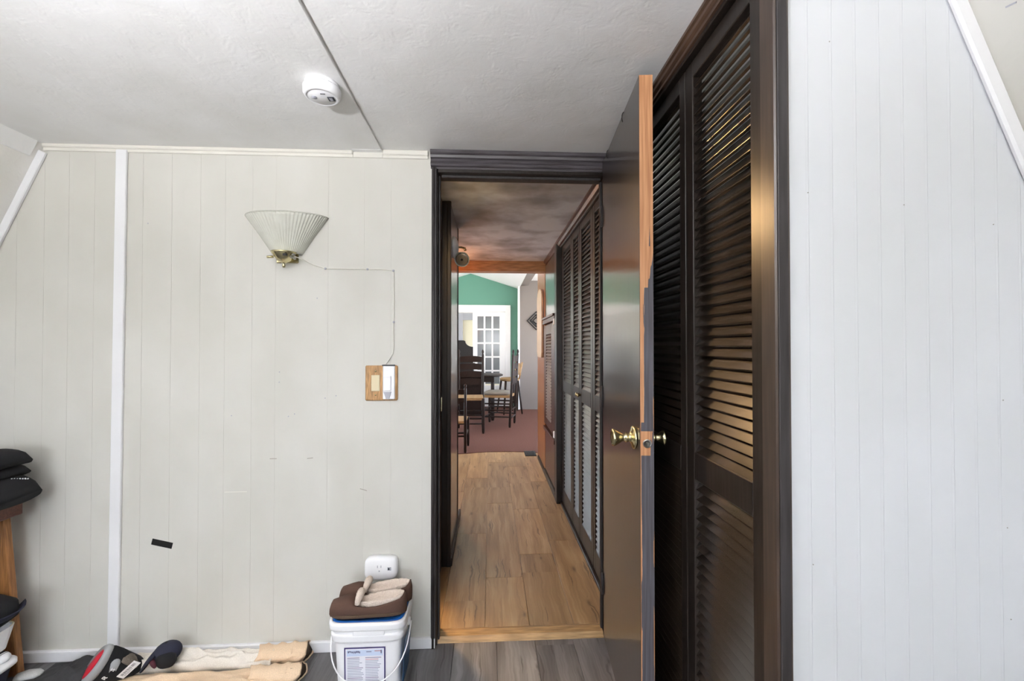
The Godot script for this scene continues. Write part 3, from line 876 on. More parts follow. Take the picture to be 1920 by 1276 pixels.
func spot_lamp() -> void:
	var l := thing("spot_lamp", "small wall spot lamp with a white disc plate at the hall opening", "lamp", P(-0.226, 1.878, 2.65))
	part("plate", Solid.new().lathe([[0.0, 0.0], [0.064, 0.0], [0.067, 0.005], [0.062, 0.016], [0.042, 0.028], [0.014, 0.034], [0.0, 0.035]], 28).done(), M.plastic, l, Vector3.ZERO, Vector3(0, 0, -PI / 2))
	part("arm", Solid.new().tube([Vector3(0.02, 0.0, 0.0), Vector3(0.05, 0.002, 0.0), Vector3(0.072, -0.006, 0.004), Vector3(0.074, -0.02, 0.008)], [0.006, 0.006, 0.008, 0.008], 10).done(), M.brass, l)
	var head := part("head", Solid.new().lathe([[0.0, 0.0], [0.020, 0.0], [0.030, 0.012], [0.040, 0.034], [0.046, 0.056], [0.046, 0.066], [0.043, 0.066], [0.041, 0.056], [0.034, 0.030], [0.0, 0.020]], 28).done(), M.globe_glass, l, Vector3(0.062, -0.052, -0.02), Vector3(PI / 2 + 0.5, 0, 0.1))
	var bm := mat("spot_bulb", c8(222, 224, 218), 0.12)
	part("bulb", Solid.new().lathe([[0.0, 0.022], [0.026, 0.028], [0.038, 0.050], [0.036, 0.060], [0.018, 0.066], [0.0, 0.067]], 24).done(), bm, head)
	for k in [[0.024, 0.0655], [0.036, 0.0635]]:
		part("lens_ring", Solid.new().lathe([[k[0] - 0.002, k[1] - 0.002], [k[0] + 0.001, k[1] - 0.001], [k[0], k[1] + 0.001], [k[0] - 0.002, k[1] + 0.001]], 24).done(), M.steel, head)
	part("lens_cap", Solid.new().lathe([[0.0, 0.066], [0.008, 0.066], [0.007, 0.071], [0.0, 0.072]], 16).done(), M.plastic_dark, head)

# ------------------------------------------------------------------ dining room

func build_dining() -> void:
	shell("floor", slab(-3.6, 2.7, -0.12, 0.014, 5.06, 11.2), M.carpet, "reddish brown carpet of the dining room", "carpet")
	# curved edge of the carpet
	var e := PackedVector2Array([Vector2(-3.5, 5.07), Vector2(3.0, 5.07)])
	var edge := PackedVector2Array()
	for i in 13:
		var x := -0.9 + 1.5 * i / 12.0
		edge.append(Vector2(x, -5.07 + 0.10 * pow((x - 0.13) / 0.45, 2.0) * 0.9 if absf(x - 0.13) < 0.45 else -4.98))
	edge.append(Vector2(0.6, -5.075)); edge.append(Vector2(-0.9, -5.075))
	var cut := Solid.new().prism(edge, 0.0, 1.0, Transform3D(Basis(Vector3(1, 0, 0), Vector3(0, 0, 1), Vector3(0, 0.006, 0)), Vector3(0, HALL_Y - 0.001, 0)))
	shell("trim_10", cut.done(), M.carpet, "curved front edge of the reddish carpet", "carpet")
	shell("beam", slab(-2.95, 0.55, 2.0, 3.3, 4.17, 4.30, 0.003), M.beam_wood, "brown wooden header where the hall opens to the dining room", "beam")
	shell("beam", slab(-2.9, -0.46, 1.86, 2.1, 4.05, 4.17, 0.003), M.beam_wood, "lower brown soffit over the kitchen side, left of the hall", "beam")
	var near := Solid.new()
	span(near, 0.69, 2.7, -0.1, 3.3, 4.765, 4.86)
	span(near, 0.55, 2.7, 2.1, 3.3, 4.17, 4.765)
	shell("wall_near", near.done(), M.white, "white wall of the dining room beside the hall end", "wall")
	var g := Solid.new()
	span(g, -3.0, -1.84, -0.1, 3.3, 8.75, 8.87)
	span(g, 0.38, 0.70, -0.1, 3.3, 8.75, 8.87)
	span(g, -1.84, 0.38, 2.06, 3.3, 8.75, 8.87)
	shell("wall_green", g.done(), M.green, "green gable wall above the white French doors", "wall")
	# vaulted white ceiling
	var v := Solid.new()
	v.prism(PackedVector2Array([Vector2(-3.1, 1.902), Vector2(-0.39, 2.745), Vector2(0.60, 2.435), Vector2(0.60, 2.55), Vector2(-0.39, 2.87), Vector2(-3.1, 2.03)]), -11.3, -4.17)
	span(v, 0.58, 2.75, 2.56, 2.68, 4.17, 11.3)
	shell("ceiling_dining", v.done(), M.white, "bright white vaulted ceiling of the dining room", "ceiling")
	var b := Solid.new()
	span(b, 0.575, 0.76, 2.46, 2.60, 4.86, 8.42, 0.004)
	shell("beam", b.done(), M.grey_wall, "grey boxed beam above the grey partition", "beam")
	shell("wall_grey", slab(0.592, 2.7, -0.1, 2.60, 8.42, 8.6), M.grey_wall, "grey partition wall on the right of the dining room", "wall")
	shell("trim_11", slab(0.562, 0.592, 0.0, 2.46, 8.40, 8.6, 0.003), M.white, "white corner strip at the edge of the grey partition", "trim")
	# side walls with wide windows for the daylight
	for sd in [["wall_window", -3.0, -2.88, "left", 1.88], ["wall_side", 2.68, 2.8, "right", 2.05]]:
		var w := Solid.new()
		var d0 := 4.17 if sd[1] < 0 else 4.77
		span(w, sd[1], sd[2], -0.1, 0.7, 1.93 if sd[1] < 0 else d0, 11.2)
		span(w, sd[1], sd[2], sd[4], 3.3, 1.93 if sd[1] < 0 else d0, 11.2)
		for r in [[d0, 5.2], [6.6, 6.8], [8.2, 9.0], [10.8, 11.2]]:
			span(w, sd[1], sd[2], 0.7, sd[4], r[0], r[1])
		if sd[1] < 0:
			span(w, sd[1], sd[2], 0.7, sd[4], 1.93, 2.6)
			span(w, sd[1], sd[2], 0.7, sd[4], 3.4, 4.2)
		shell(sd[0], w.done(), M.white, "white dining room wall with windows, on the %s side" % sd[3], "wall")
		var bays := [[5.2, 6.6], [6.8, 8.2], [9.0, 10.8]]
		if sd[1] < 0: bays.append([2.6, 3.4])
		for k in bays:
			var n := "window_%d" % (3 + (0 if sd[1] < 0 else 4) + bays.find(k))
			var wn := thing(n, "%s window in the %s side wall beyond the hall" % [["second", "third", "farthest", "kitchen"][bays.find(k)], sd[3]], "window", Vector3.ZERO, "", "structure")
			var fr := Solid.new()
			var xa: float = sd[1] + 0.03; var xb: float = sd[1] + 0.09
			for q in [[0.7, 0.75, k[0], k[1]], [sd[4] - 0.05, sd[4], k[0], k[1]], [0.75, sd[4] - 0.05, k[0], k[0] + 0.05], [0.75, sd[4] - 0.05, k[1] - 0.05, k[1]]]:
				span(fr, xa, xb, q[0], q[1], q[2], q[3], 0.003)
			part("frame", fr.done(), M.white, wn)
			part("pane", slab(xa + 0.02, xa + 0.026, 0.75, sd[4] - 0.05, k[0] + 0.05, k[1] - 0.05), M.window_glass, wn)
	# the room behind the French doors
	shell("wall_far", slab(-3.7, 2.8, -0.1, 3.3, 11.2, 11.3), M.beige, "cream wall of the room behind the French doors", "wall")
	var fc := Solid.new()
	span(fc, -1.05, -0.70, 0.0, 2.3, 11.14, 11.2, 0.004)
	span(fc, -0.70, 0.30, 1.94, 2.3, 11.14, 11.2, 0.004)
	shell("trim_12", fc.done(), M.plastic_grey, "grey door frame in the room behind the French doors", "trim")
	french_doors()
	# furniture
	var c1 := ladder_chair("dark ladder-back chair with woven seat, its back to the hall", 0.40, 0.42, 0.49, 1.20)
	c1.position = P(-0.29, 0.014, 6.35); c1.rotation.y = PI
	var c3 := ladder_chair("dark ladder-back chair seen from the side with a grey cushion", 0.42, 0.42, 0.47, 1.20)
	c3.position = P(0.15, 0.014, 6.80); c3.rotation.y = PI / 2 - 0.25
	var cu := Solid.new()
	cu.loft([oval(Vector3(0, 0, 0), 0.19, 0.19, Vector3.RIGHT, Vector3.BACK, 20, 0.5), oval(Vector3(0, 0.012, 0), 0.21, 0.21, Vector3.RIGHT, Vector3.BACK, 20, 0.5), oval(Vector3(0, 0.035, 0), 0.21, 0.21, Vector3.RIGHT, Vector3.BACK, 20, 0.5), oval(Vector3(0, 0.048, 0), 0.18, 0.18, Vector3.RIGHT, Vector3.BACK, 20, 0.5)])
	var cush := solo("seat_cushion", cu.done(), M.cushion, "grey cushion on the seat of the dark side-facing chair", "cushion", P(0.13, 0.505, 6.80))
	cush.rotation.y = -0.25
	var c2 := thing("low_chair", "dark low chair nearest the hall with one turned post showing", "chair", P(-0.42, 0.014, 5.2))
	for k in [[0.135, 0.18, 0.81], [-0.20, 0.18, 0.81], [0.15, -0.20, 0.36], [-0.22, -0.20, 0.36]]:
		part("leg", turned_post(k[2], 0.017, k[2] > 0.5), M.chair_wood, c2, Vector3(k[0], 0, k[1]))
	for y in [0.62, 0.72]:
		part("slat", Solid.new().box(Vector3(-0.032, y, 0.18), Vector3(0.32, 0.05, 0.012), 0.004).done(), M.chair_wood, c2)
	part("seat", Solid.new().box(Vector3(-0.035, 0.36, -0.01), Vector3(0.36, 0.03, 0.40), 0.01).done(), M.rush, c2)
	for k in [[-0.0325, 0.18, 0.20, 0.335, 0.0], [-0.0325, -0.2, 0.16, 0.37, 0.0], [0.142, -0.01, 0.2, 0.0, 0.38], [-0.21, -0.01, 0.2, 0.0, 0.38]]:
		var half := Vector3(k[3] / 2, 0, k[4] / 2)
		part("stretcher", Solid.new().tube([Vector3(k[0], k[2], k[1]) - half, Vector3(k[0], k[2], k[1]) + half], 0.011, 8).done(), M.chair_wood, c2)
	var t := thing("dining_table", "dark dining table behind the ladder-back chairs", "table", P(-0.40, 0.014, 7.43))
	var tp := Solid.new()
	var rr := []
	for k in [[0.605, 0.735], [0.63, 0.742], [0.63, 0.756], [0.615, 0.764]]:
		rr.append(oval(Vector3(0, k[1], 0), k[0], k[0] * 0.58, Vector3.RIGHT, Vector3.BACK, 36, 0.7))
	tp.loft(rr)
	part("top", tp.done(), M.chair_wood, t)
	part("apron", Solid.new().box(Vector3(0, 0.69, 0), Vector3(0.95, 0.09, 0.5), 0.004).done(), M.chair_wood, t)
	for k in [[-0.45, -0.22], [0.45, -0.22], [-0.45, 0.22], [0.45, 0.22]]:
		part("leg", turned_post(0.66, 0.032, false), M.chair_wood, t, Vector3(k[0], 0, k[1]))
	part("trestle", Solid.new().box(Vector3(0.04, 0.36, 0), Vector3(0.52, 0.62, 0.05), 0.004).done(), M.chair_wood, t)
	cane_chair()
	black_cabinet()
	# dark stand beside the white corner strip
	var ds := thing("dark_stand", "small dark stand against the white corner strip", "stand", P(0.49, 0.014, 8.30))
	part("top", Solid.new().box(Vector3(0, 0.57, 0), Vector3(0.14, 0.02, 0.16), 0.004).done(), M.chair_wood, ds)
	for k in [[-0.05, -0.06], [0.05, -0.06], [-0.05, 0.06], [0.05, 0.06]]:
		part("leg", Solid.new().box(Vector3(k[0], 0.28, k[1]), Vector3(0.022, 0.56, 0.022), 0.003).done(), M.chair_wood, ds)
	part("side", Solid.new().box(Vector3(0, 0.35, 0), Vector3(0.10, 0.40, 0.12), 0.004).done(), M.chair_wood, ds)
	# diamond shaped plaque of nested frames on the grey partition
	var pq := thing("wall_plaque", "black diamond shaped openwork plaque on the grey partition", "plaque", P(0.92, 1.765, 8.42))
	pq.rotation.z = PI / 4
	for k in [0.25, 0.17, 0.09]:
		var fr := Solid.new()
		for s in [-1.0, 1.0]:
			fr.box(Vector3(s * k / 2, 0, 0.008), Vector3(0.02, k + 0.02, 0.016), 0.002)
			fr.box(Vector3(0, s * k / 2, 0.008), Vector3(k - 0.02, 0.02, 0.016), 0.002)
		part("frame", fr.done(), M.black, pq)
	for s in [-1.0, 1.0]:
		part("bar", Solid.new().box(Vector3(s * 0.065, 0, 0.005), Vector3(0.012, 0.25, 0.010), 0.001).done(), M.plastic_dark, pq)
	kitchen_lamp()

func kitchen_lamp() -> void:
	var l := thing("pendant_lamp", "warm pendant lamp over the kitchen side, hidden behind the hall panel", "lamp", P(-0.58, 2.1, 3.90))
	part("canopy", Solid.new().lathe([[0.0, -0.02], [0.05, -0.018], [0.055, 0.0], [0.0, 0.0]], 24).done(), M.brass, l)
	part("cord", Solid.new().tube([Vector3(0, -0.01, 0), Vector3(0, -0.30, 0)], 0.004, 8).done(), M.black, l)
	var bm := mat("pendant_bulb", c8(255, 240, 214), 0.3)
	bm.emission_enabled = true; bm.emission = Color(1.0, 0.74, 0.45); bm.emission_energy_multiplier = 3.0
	part("bulb", Solid.new().lathe([[0.0, -0.46], [0.05, -0.44], [0.072, -0.39], [0.05, -0.33], [0.02, -0.29], [0.0, -0.29]], 24).done(), bm, l)
	var o := OmniLight3D.new()
	o.name = "pendant_light"
	o.position = Vector3(0, -0.38, 0)
	o.light_color = Color(1.0, 0.56, 0.22)
	o.light_energy = 0.12
	o.light_size = 0.06
	o.omni_range = 12.0
	o.omni_attenuation = 2.0
	o.shadow_enabled = true
	l.add_child(o)

func turned_post(h: float, r: float, finial: bool) -> ArrayMesh:
	var p := [[0.0, 0.0], [r * 0.7, 0.0], [r * 0.95, 0.03], [r, h * 0.2], [r * 0.95, h * 0.22], [r * 1.05, h * 0.24], [r, h * 0.5], [r * 0.9, h * 0.93]]
	if finial:
		p.append_array([[r * 0.55, h * 0.945], [r * 0.9, h * 0.96], [r * 0.95, h * 0.975], [r * 0.5, h * 0.993], [0.0, h]])
	else:
		p.append_array([[r * 0.9, h], [0.0, h]])
	return Solid.new().lathe(p, 14).done()

# front of the chair towards -z, back posts at +z
func ladder_chair(label: String, w: float, dp: float, seat_y: float, h: float) -> Node3D:
	var c := thing("ladder_chair", label, "chair", Vector3.ZERO, "dark ladder-back dining chairs")
	var bx := w * 0.46; var fx := w * 0.5
	for s in [-1.0, 1.0]:
		part("leg", turned_post(h, 0.02, true), M.chair_wood, c, Vector3(s * bx, 0, dp / 2), Vector3(0.05, 0, 0))
		part("leg", turned_post(seat_y + 0.01, 0.022, false), M.chair_wood, c, Vector3(s * fx, 0, -dp / 2))
	for i in 4:
		var y := h - 0.15 - 0.115 * i
		var pts := []
		for k in 7:
			var x := lerpf(-bx, bx, k / 6.0)
			pts.append(Vector2(x, y + 0.035 + 0.015 * sin(PI * k / 6.0)))
		pts.append(Vector2(bx, y - 0.046)); pts.append(Vector2(-bx, y - 0.046))
		part("slat", Solid.new().prism(PackedVector2Array(pts), -0.005, 0.005).done(), M.chair_wood, c, Vector3(0, 0, dp / 2 + 0.05 * y))
	var st := Solid.new()
	var corners := [Vector2(-fx, -dp / 2), Vector2(fx, -dp / 2), Vector2(bx, dp / 2), Vector2(-bx, dp / 2)]
	for i in 4:
		var a: Vector2 = corners[i]; var b: Vector2 = corners[(i + 1) % 4]
		st.prism(PackedVector2Array([a, b, Vector2(0, 0)]), -0.018, 0.018, Transform3D(Basis(Vector3(1, 0, 0), Vector3(0, 0, 1), Vector3(0, -1, 0)), Vector3(0, seat_y, 0)))
	part("seat", st.done(), M.rush, c)
	var ends := [[Vector3(-fx, 0, -dp / 2), Vector3(fx, 0, -dp / 2)], [Vector3(-bx, 0, dp / 2 + 0.01), Vector3(bx, 0, dp / 2 + 0.01)], [Vector3(-fx, 0, -dp / 2), Vector3(-bx, 0, dp / 2)], [Vector3(fx, 0, -dp / 2), Vector3(bx, 0, dp / 2)]]
	for k in 4:
		for y in ([0.14, 0.26] if k < 2 else [0.16, 0.26, 0.36]):
			part("stretcher", Solid.new().tube([ends[k][0] + Vector3(0, y, 0), ends[k][1] + Vector3(0, y, 0)], 0.012, 8).done(), M.chair_wood, c)
	return c

func cane_chair() -> void:
	var c := thing("cane_chair", "light tan wooden chair with dark slanting legs beyond the table", "chair", P(0.37, 0.014, 7.98))
	c.rotation.y = 1.9
	var st := Solid.new()
	st.loft([oval(Vector3(0, 0.60, 0), 0.15, 0.15, Vector3.RIGHT, Vector3.BACK, 22, 0.7), oval(Vector3(0, 0.615, 0), 0.17, 0.17, Vector3.RIGHT, Vector3.BACK, 22, 0.7), oval(Vector3(0, 0.65, 0), 0.17, 0.17, Vector3.RIGHT, Vector3.BACK, 22, 0.7), oval(Vector3(0, 0.66, 0), 0.15, 0.15, Vector3.RIGHT, Vector3.BACK, 22, 0.7)])
	part("seat", st.done(), M.rush, c)
	for k in [[-0.12, -0.12], [0.12, -0.12], [-0.12, 0.12], [0.12, 0.12]]:
		part("leg", Solid.new().tube([Vector3(k[0] * 1.5, 0, k[1] * 1.5), Vector3(k[0], 0.61, k[1])], [0.014, 0.022], 8).done(), M.chair_wood, c)
	for s in [-1.0, 1.0]:
		part("back_post", Solid.new().tube([Vector3(s * 0.13, 0.64, 0.14), Vector3(s * 0.14, 0.95, 0.20)], 0.015, 8).done(), M.tan_wood, c)
	part("backrest", Solid.new().box(Vector3(0, 0.82, 0.172), Vector3(0.26, 0.22, 0.014), 0.005, Transform3D.IDENTITY).done(), M.tan_wood, c)

func black_cabinet() -> void:
	var c := thing("black_cabinet", "black cabinet with a scrolled top against the open French door", "cabinet", P(-0.52, 0.014, 8.25))
	part("body", Solid.new().box(Vector3(0, 0.45, 0), Vector3(0.42, 0.9, 0.34), 0.006).done(), M.black, c)
	var pts := PackedVector2Array([Vector2(-0.20, 0.9), Vector2(0.20, 0.9), Vector2(0.20, 1.215)])
	for i in 9:
		var a := PI * 0.5 * i / 8.0
		pts.append(Vector2(0.20 - 0.15 * sin(a), 1.345 - 0.11 * cos(a) * 1.0 - 0.0))
	pts.append(Vector2(0.02, 1.36)); pts.append(Vector2(-0.2, 1.36))
	part("scrolled_back", Solid.new().prism(pts, -0.03, 0.03).done(), M.black, c)
	part("ledge", Solid.new().box(Vector3(0, 0.91, 0), Vector3(0.46, 0.025, 0.38), 0.005).done(), M.black, c)

func french_doors() -> void:
	var f := thing("door_3", "white French door with fifteen panes in a wide white casing on the green wall", "French door", Vector3.ZERO, "", "structure")
	var cs := func(x0: float, x1: float, y0: float, y1: float, d0: float, d1: float) -> ArrayMesh:
		return slab(x0, x1, y0, y1, d0, d1, 0.004)
	part("casing", cs.call(0.32, 0.425, 0.0, 2.10, 8.715, 8.76), M.white, f)
	part("casing", cs.call(-1.94, -1.83, 0.0, 2.10, 8.715, 8.76), M.white, f)
	part("head_casing", cs.call(-1.83, 0.32, 1.965, 2.10, 8.715, 8.76), M.white, f)
	part("jamb", cs.call(0.335, 0.385, 0.0, 1.99, 8.75, 8.87), M.white, f)
	part("jamb", cs.call(-1.845, -1.83, 0.0, 1.99, 8.75, 8.87), M.white, f)
	part("head_jamb", cs.call(-1.845, 0.385, 1.95, 2.07, 8.76, 8.87), M.white, f)
	part("side_panel", cs.call(-1.83, -1.06, 0.03, 1.95, 8.74, 8.775), M.white, f)
	var lf := part("leaf", cs.call(0.20, 0.335, 0.03, 1.95, 8.74, 8.775), M.white, f)
	part("stile", cs.call(-0.345, -0.25, 0.03, 1.95, 8.74, 8.775), M.white, lf)
	part("rail", cs.call(-0.25, 0.20, 1.87, 1.95, 8.74, 8.775), M.white, lf)
	part("rail", cs.call(-0.25, 0.20, 0.03, 0.46, 8.74, 8.775), M.white, lf)
	for x in [-0.107, 0.054]:
		part("muntin", cs.call(x - 0.019, x + 0.019, 0.46, 1.87, 8.742, 8.773), M.white, lf)
	var pm := slab(-0.066, 0.066, -0.126, 0.126, -0.003, 0.003)
	for r in 5:
		var y := 1.745 - 0.282 * r
		if r > 0:
			part("muntin", cs.call(-0.25, 0.20, y + 0.141 - 0.017, y + 0.141 + 0.017, 8.744, 8.771), M.white, lf)
		for x in [-0.186, -0.027, 0.135]:
			part("pane", pm, M.pane_glass, lf, P(x, y, 8.757))
	part("knob", Solid.new().lathe([[0.0, 0.0], [0.02, 0.0], [0.008, 0.01], [0.02, 0.03], [0.0, 0.036]], 14).done(), M.brass, lf, P(-0.31, 1.0, 8.74), Vector3(PI / 2, 0, 0))

# ------------------------------------------------------------------ things on the wall and ceiling

func build_wall_things() -> void:
	# smoke detector
	var d := thing("smoke_detector", "white round smoke detector with a small dark display on the ceiling", "smoke detector", P(-0.527, 2.0915, 1.362))
	d.scale = Vector3(0.92, 1.0, 0.92)
	part("base", Solid.new().lathe([[0.0, 0.0], [0.056, 0.0], [0.056, -0.010], [0.050, -0.013], [0.0, -0.013]], 36).done(), M.plastic, d)
	part("body", Solid.new().lathe([[0.0, -0.012], [0.058, -0.012], [0.061, -0.016], [0.060, -0.034], [0.055, -0.041], [0.048, -0.043], [0.047, -0.0415], [0.044, -0.0415], [0.043, -0.043], [0.0, -0.044]], 40).done(), M.plastic, d)
	part("display", Solid.new().box(Vector3(0.030, -0.044, -0.004), Vector3(0.022, 0.003, 0.024), 0.001).done(), M.plastic_dark, d)
	for i in 3:
		part("digit", Solid.new().box(Vector3(0.030, -0.0458, -0.010 + 0.006 * i), Vector3(0.010, 0.0008, 0.004)).done(), M.plastic_grey, d)
	part("test_button", Solid.new().lathe([[0.0, 0.0], [0.009, 0.0], [0.0085, -0.002], [0.0, -0.0025]], 16).done(), M.plastic_grey, d, Vector3(-0.024, -0.0435, 0.004))
	part("slot", Solid.new().box(Vector3(0.012, -0.0445, 0.026), Vector3(0.016, 0.001, 0.003)).done(), M.plastic_dark, d)
	for i in 16:
		var a := TAU * i / 16.0
		part("vent", Solid.new().box(Vector3(0.0575, -0.0145, 0), Vector3(0.004, 0.0025, 0.012)).done(), M.plastic_grey, d, Vector3.ZERO, Vector3(0, a, 0))
	# sconce with a pleated half-cone shade
	var s := thing("wall_sconce", "wall sconce with a clear pleated half-cone shade and brass bracket", "sconce", P(-0.845, 1.62, WALL_D))
	var rows := []
	var inner := []
	for i in 13:
		var v := i / 12.0
		var o := PackedVector3Array(); var q := PackedVector3Array()
		for j in 193:
			var a := PI * j / 192.0
			var rip := 1.0 + 0.010 * cos(a * 64.0)
			var rx := lerpf(0.060, 0.166, v) * rip
			var rz := lerpf(0.045, 0.100, v) * rip
			var y := lerpf(0.03, 0.185, v) + 0.0035 * sin(v * PI)
			o.append(Vector3(-rx * cos(a), y, rz * sin(a) + 0.002))
			q.append(Vector3(-(rx - 0.004) * cos(a), y, (rz - 0.004) * sin(a) + 0.002))
		rows.append(o); inner.append(q)
	var sg := PackedVector3Array()
	for i in 12:
		for j in 192:
			sg.append_array([rows[i][j], rows[i][j + 1], rows[i + 1][j + 1], rows[i][j], rows[i + 1][j + 1], rows[i + 1][j]])
			sg.append_array([inner[i][j], inner[i + 1][j + 1], inner[i][j + 1], inner[i][j], inner[i + 1][j], inner[i + 1][j + 1]])
	for j in 192:
		sg.append_array([rows[12][j], rows[12][j + 1], inner[12][j + 1], rows[12][j], inner[12][j + 1], inner[12][j]])
		sg.append_array([rows[0][j], inner[0][j + 1], rows[0][j + 1], rows[0][j], inner[0][j], inner[0][j + 1]])
	for e in [0, 192]:
		for i in 12:
			if e == 0:
				sg.append_array([rows[i][e], rows[i + 1][e], inner[i + 1][e], rows[i][e], inner[i + 1][e], inner[i][e]])
			else:
				sg.append_array([rows[i][e], inner[i + 1][e], rows[i + 1][e], rows[i][e], inner[i][e], inner[i + 1][e]])
	var so := Solid.new(); so.add(sg, true)
	part("shade", so.done(), M.shade_glass, s)
	var rim := []
	for j in 33:
		var a := PI * j / 32.0
		rim.append(Vector3(-0.166 * cos(a), 0.186, 0.100 * sin(a) + 0.002))
	part("rim", Solid.new().tube(rim, 0.0018, 6).done(), M.shade_glass, s)
	var cup := Solid.new()
	cup.lathe([[0.0, -0.030], [0.005, -0.028], [0.007, -0.020], [0.004, -0.014], [0.010, -0.008], [0.026, 0.000], [0.034, 0.012], [0.046, 0.028], [0.050, 0.034], [0.0, 0.034]], 28, Transform3D(Basis(), Vector3(0, 0, 0.036)))
	part("cup", cup.done(), M.brass, s)
	part("backplate", Solid.new().box(Vector3(0, 0.03, 0.004), Vector3(0.09, 0.07, 0.008), 0.003).done(), M.brass, s)
	part("thumb_screw", Solid.new().tube([Vector3(-0.035, 0.012, 0.05), Vector3(-0.058, 0.010, 0.056)], 0.005, 10).done(), M.brass, s)
	part("switch", Solid.new().box(Vector3(0.020, 0.018, 0.070), Vector3(0.016, 0.009, 0.012), 0.002).done(), M.black, s)
	for k in [[0.038, 0.012], [0.050, 0.006], [0.046, 0.020]]:
		part("wire_nut", Solid.new().lathe([[0.0, 0.0], [0.006, 0.0], [0.005, 0.010], [0.0, 0.012]], 10).done(), M.steel, s, Vector3(k[0], k[1], 0.05), Vector3(PI / 2, 0, 0))
	# cord stapled along the wall
	var dw := WALL_D - 0.003
	var cord := thing("lamp_cord", "thin white cord running from the sconce to the light switch", "cord", P(-0.785, 1.63, dw))
	var o0 := P(-0.785, 1.63, dw)
	var pts := [P(-0.80, 1.636, dw - 0.04), P(-0.785, 1.632, dw - 0.02), P(-0.735, 1.608, dw), P(-0.687, 1.594, dw), P(-0.60, 1.594, dw), P(-0.516, 1.593, dw), P(-0.45, 1.592, dw), P(-0.412, 1.590, dw), P(-0.406, 1.582, dw), P(-0.405, 1.45, dw), P(-0.407, 1.35, dw), P(-0.405, 1.27, dw), P(-0.408, 1.24, dw), P(-0.422, 1.215, dw), P(-0.440, 1.188, dw - 0.006)]
	var rel := []
	for p in pts: rel.append(p - o0)
	part("wire", Solid.new().tube(rel, 0.0019, 7).done(), M.cream_trim, cord)
	for k in [[-0.69, 1.594], [-0.516, 1.593], [-0.408, 1.588], [-0.406, 1.37]]:
		part("staple", Solid.new().box(P(k[0], k[1], dw - 0.001) - o0, Vector3(0.008, 0.008, 0.006), 0.0015).done(), M.plastic_grey, cord)
	# switch plate
	var w := thing("switch_plate", "wooden double switch plate with a cream rocker and a white dimmer", "switch", P(-0.455, 1.113, WALL_D))
	part("plate", Solid.new().box(Vector3(0, 0, 0.005), Vector3(0.134, 0.148, 0.010), 0.004).done(), M.plate_wood, w)
	part("rocker", Solid.new().box(Vector3(-0.0235, 0.0, 0.010), Vector3(0.035, 0.068, 0.008), 0.002).done(), M.ivory, w)
	part("dimmer_body", Solid.new().box(Vector3(0.032, 0.003, 0.012), Vector3(0.050, 0.142, 0.010), 0.003).done(), M.plastic, w)
	part("dimmer_slide", Solid.new().box(Vector3(0.026, 0.0, 0.019), Vector3(0.034, 0.064, 0.008), 0.003).done(), M.plastic, w)
	part("dimmer_top", Solid.new().box(Vector3(0.031, 0.075, 0.014), Vector3(0.052, 0.005, 0.014), 0.001).done(), M.plastic_dark, w)
	part("plug", Solid.new().prism(PackedVector2Array([Vector2(0.012, -0.036), Vector2(0.044, -0.036), Vector2(0.034, -0.066), Vector2(0.022, -0.066)]), 0.014, 0.022).done(), M.plastic_grey, w)
	for k in [[-0.024, 0.050], [-0.024, -0.050]]:
		part("screw", Solid.new().lathe([[0.0, 0.0], [0.004, 0.0], [0.003, 0.0015], [0.0, 0.002]], 10).done(), M.brass, w, Vector3(k[0], k[1], 0.010), Vector3(PI / 2, 0, 0))
	# strip of black tape
	var tp := solo("tape_strip", bbox(Vector3(0.083, 0.025, 0.0012), 0.0003), M.tape, "short strip of black tape stuck askew on the cream wall", "tape", P(-1.341, 0.459, WALL_D - 0.0006))
	tp.rotation.z = -0.24
	# plug-in outlet box behind the slippers
	var ob := thing("outlet_tap", "white rounded plug-in outlet box on the wall behind the slippers", "outlet", P(-0.449, 0.348, WALL_D))
	var rr := []
	for k in [[0.0, 0.066, 0.046], [0.026, 0.067, 0.047], [0.034, 0.062, 0.042], [0.037, 0.052, 0.034]]:
		rr.append(oval(Vector3(0, 0, k[0]), k[1], k[2], Vector3.RIGHT, Vector3.UP, 32, 0.45))
	part("body", Solid.new().loft(rr).done(), M.plastic, ob)
	for k in [[-0.012, 0.012], [0.002, 0.012]]:
		part("slot", Solid.new().box(Vector3(k[0], k[1], 0.0370), Vector3(0.0028, 0.010, 0.001)).done(), M.plastic_grey, ob)
	part("slot", Solid.new().lathe([[0.0, 0.0], [0.003, 0.0], [0.0, 0.001]], 10).done(), M.plastic_grey, ob, Vector3(-0.005, -0.006, 0.037), Vector3(PI / 2, 0, 0))
	part("button", Solid.new().box(Vector3(0.036, 0.002, 0.0362), Vector3(0.016, 0.014, 0.003), 0.001).done(), M.plastic_grey, ob)
	part("icon", Solid.new().box(Vector3(0.034, 0.002, 0.0380), Vector3(0.006, 0.008, 0.0006)).done(), M.plastic_dark, ob)

# ------------------------------------------------------------------ bucket and slippers

func rring(w: float, dp: float, y: float, n := 40) -> PackedVector3Array:
	return oval(Vector3(0, y, 0), w, dp, Vector3.RIGHT, Vector3.BACK, n, 0.32)

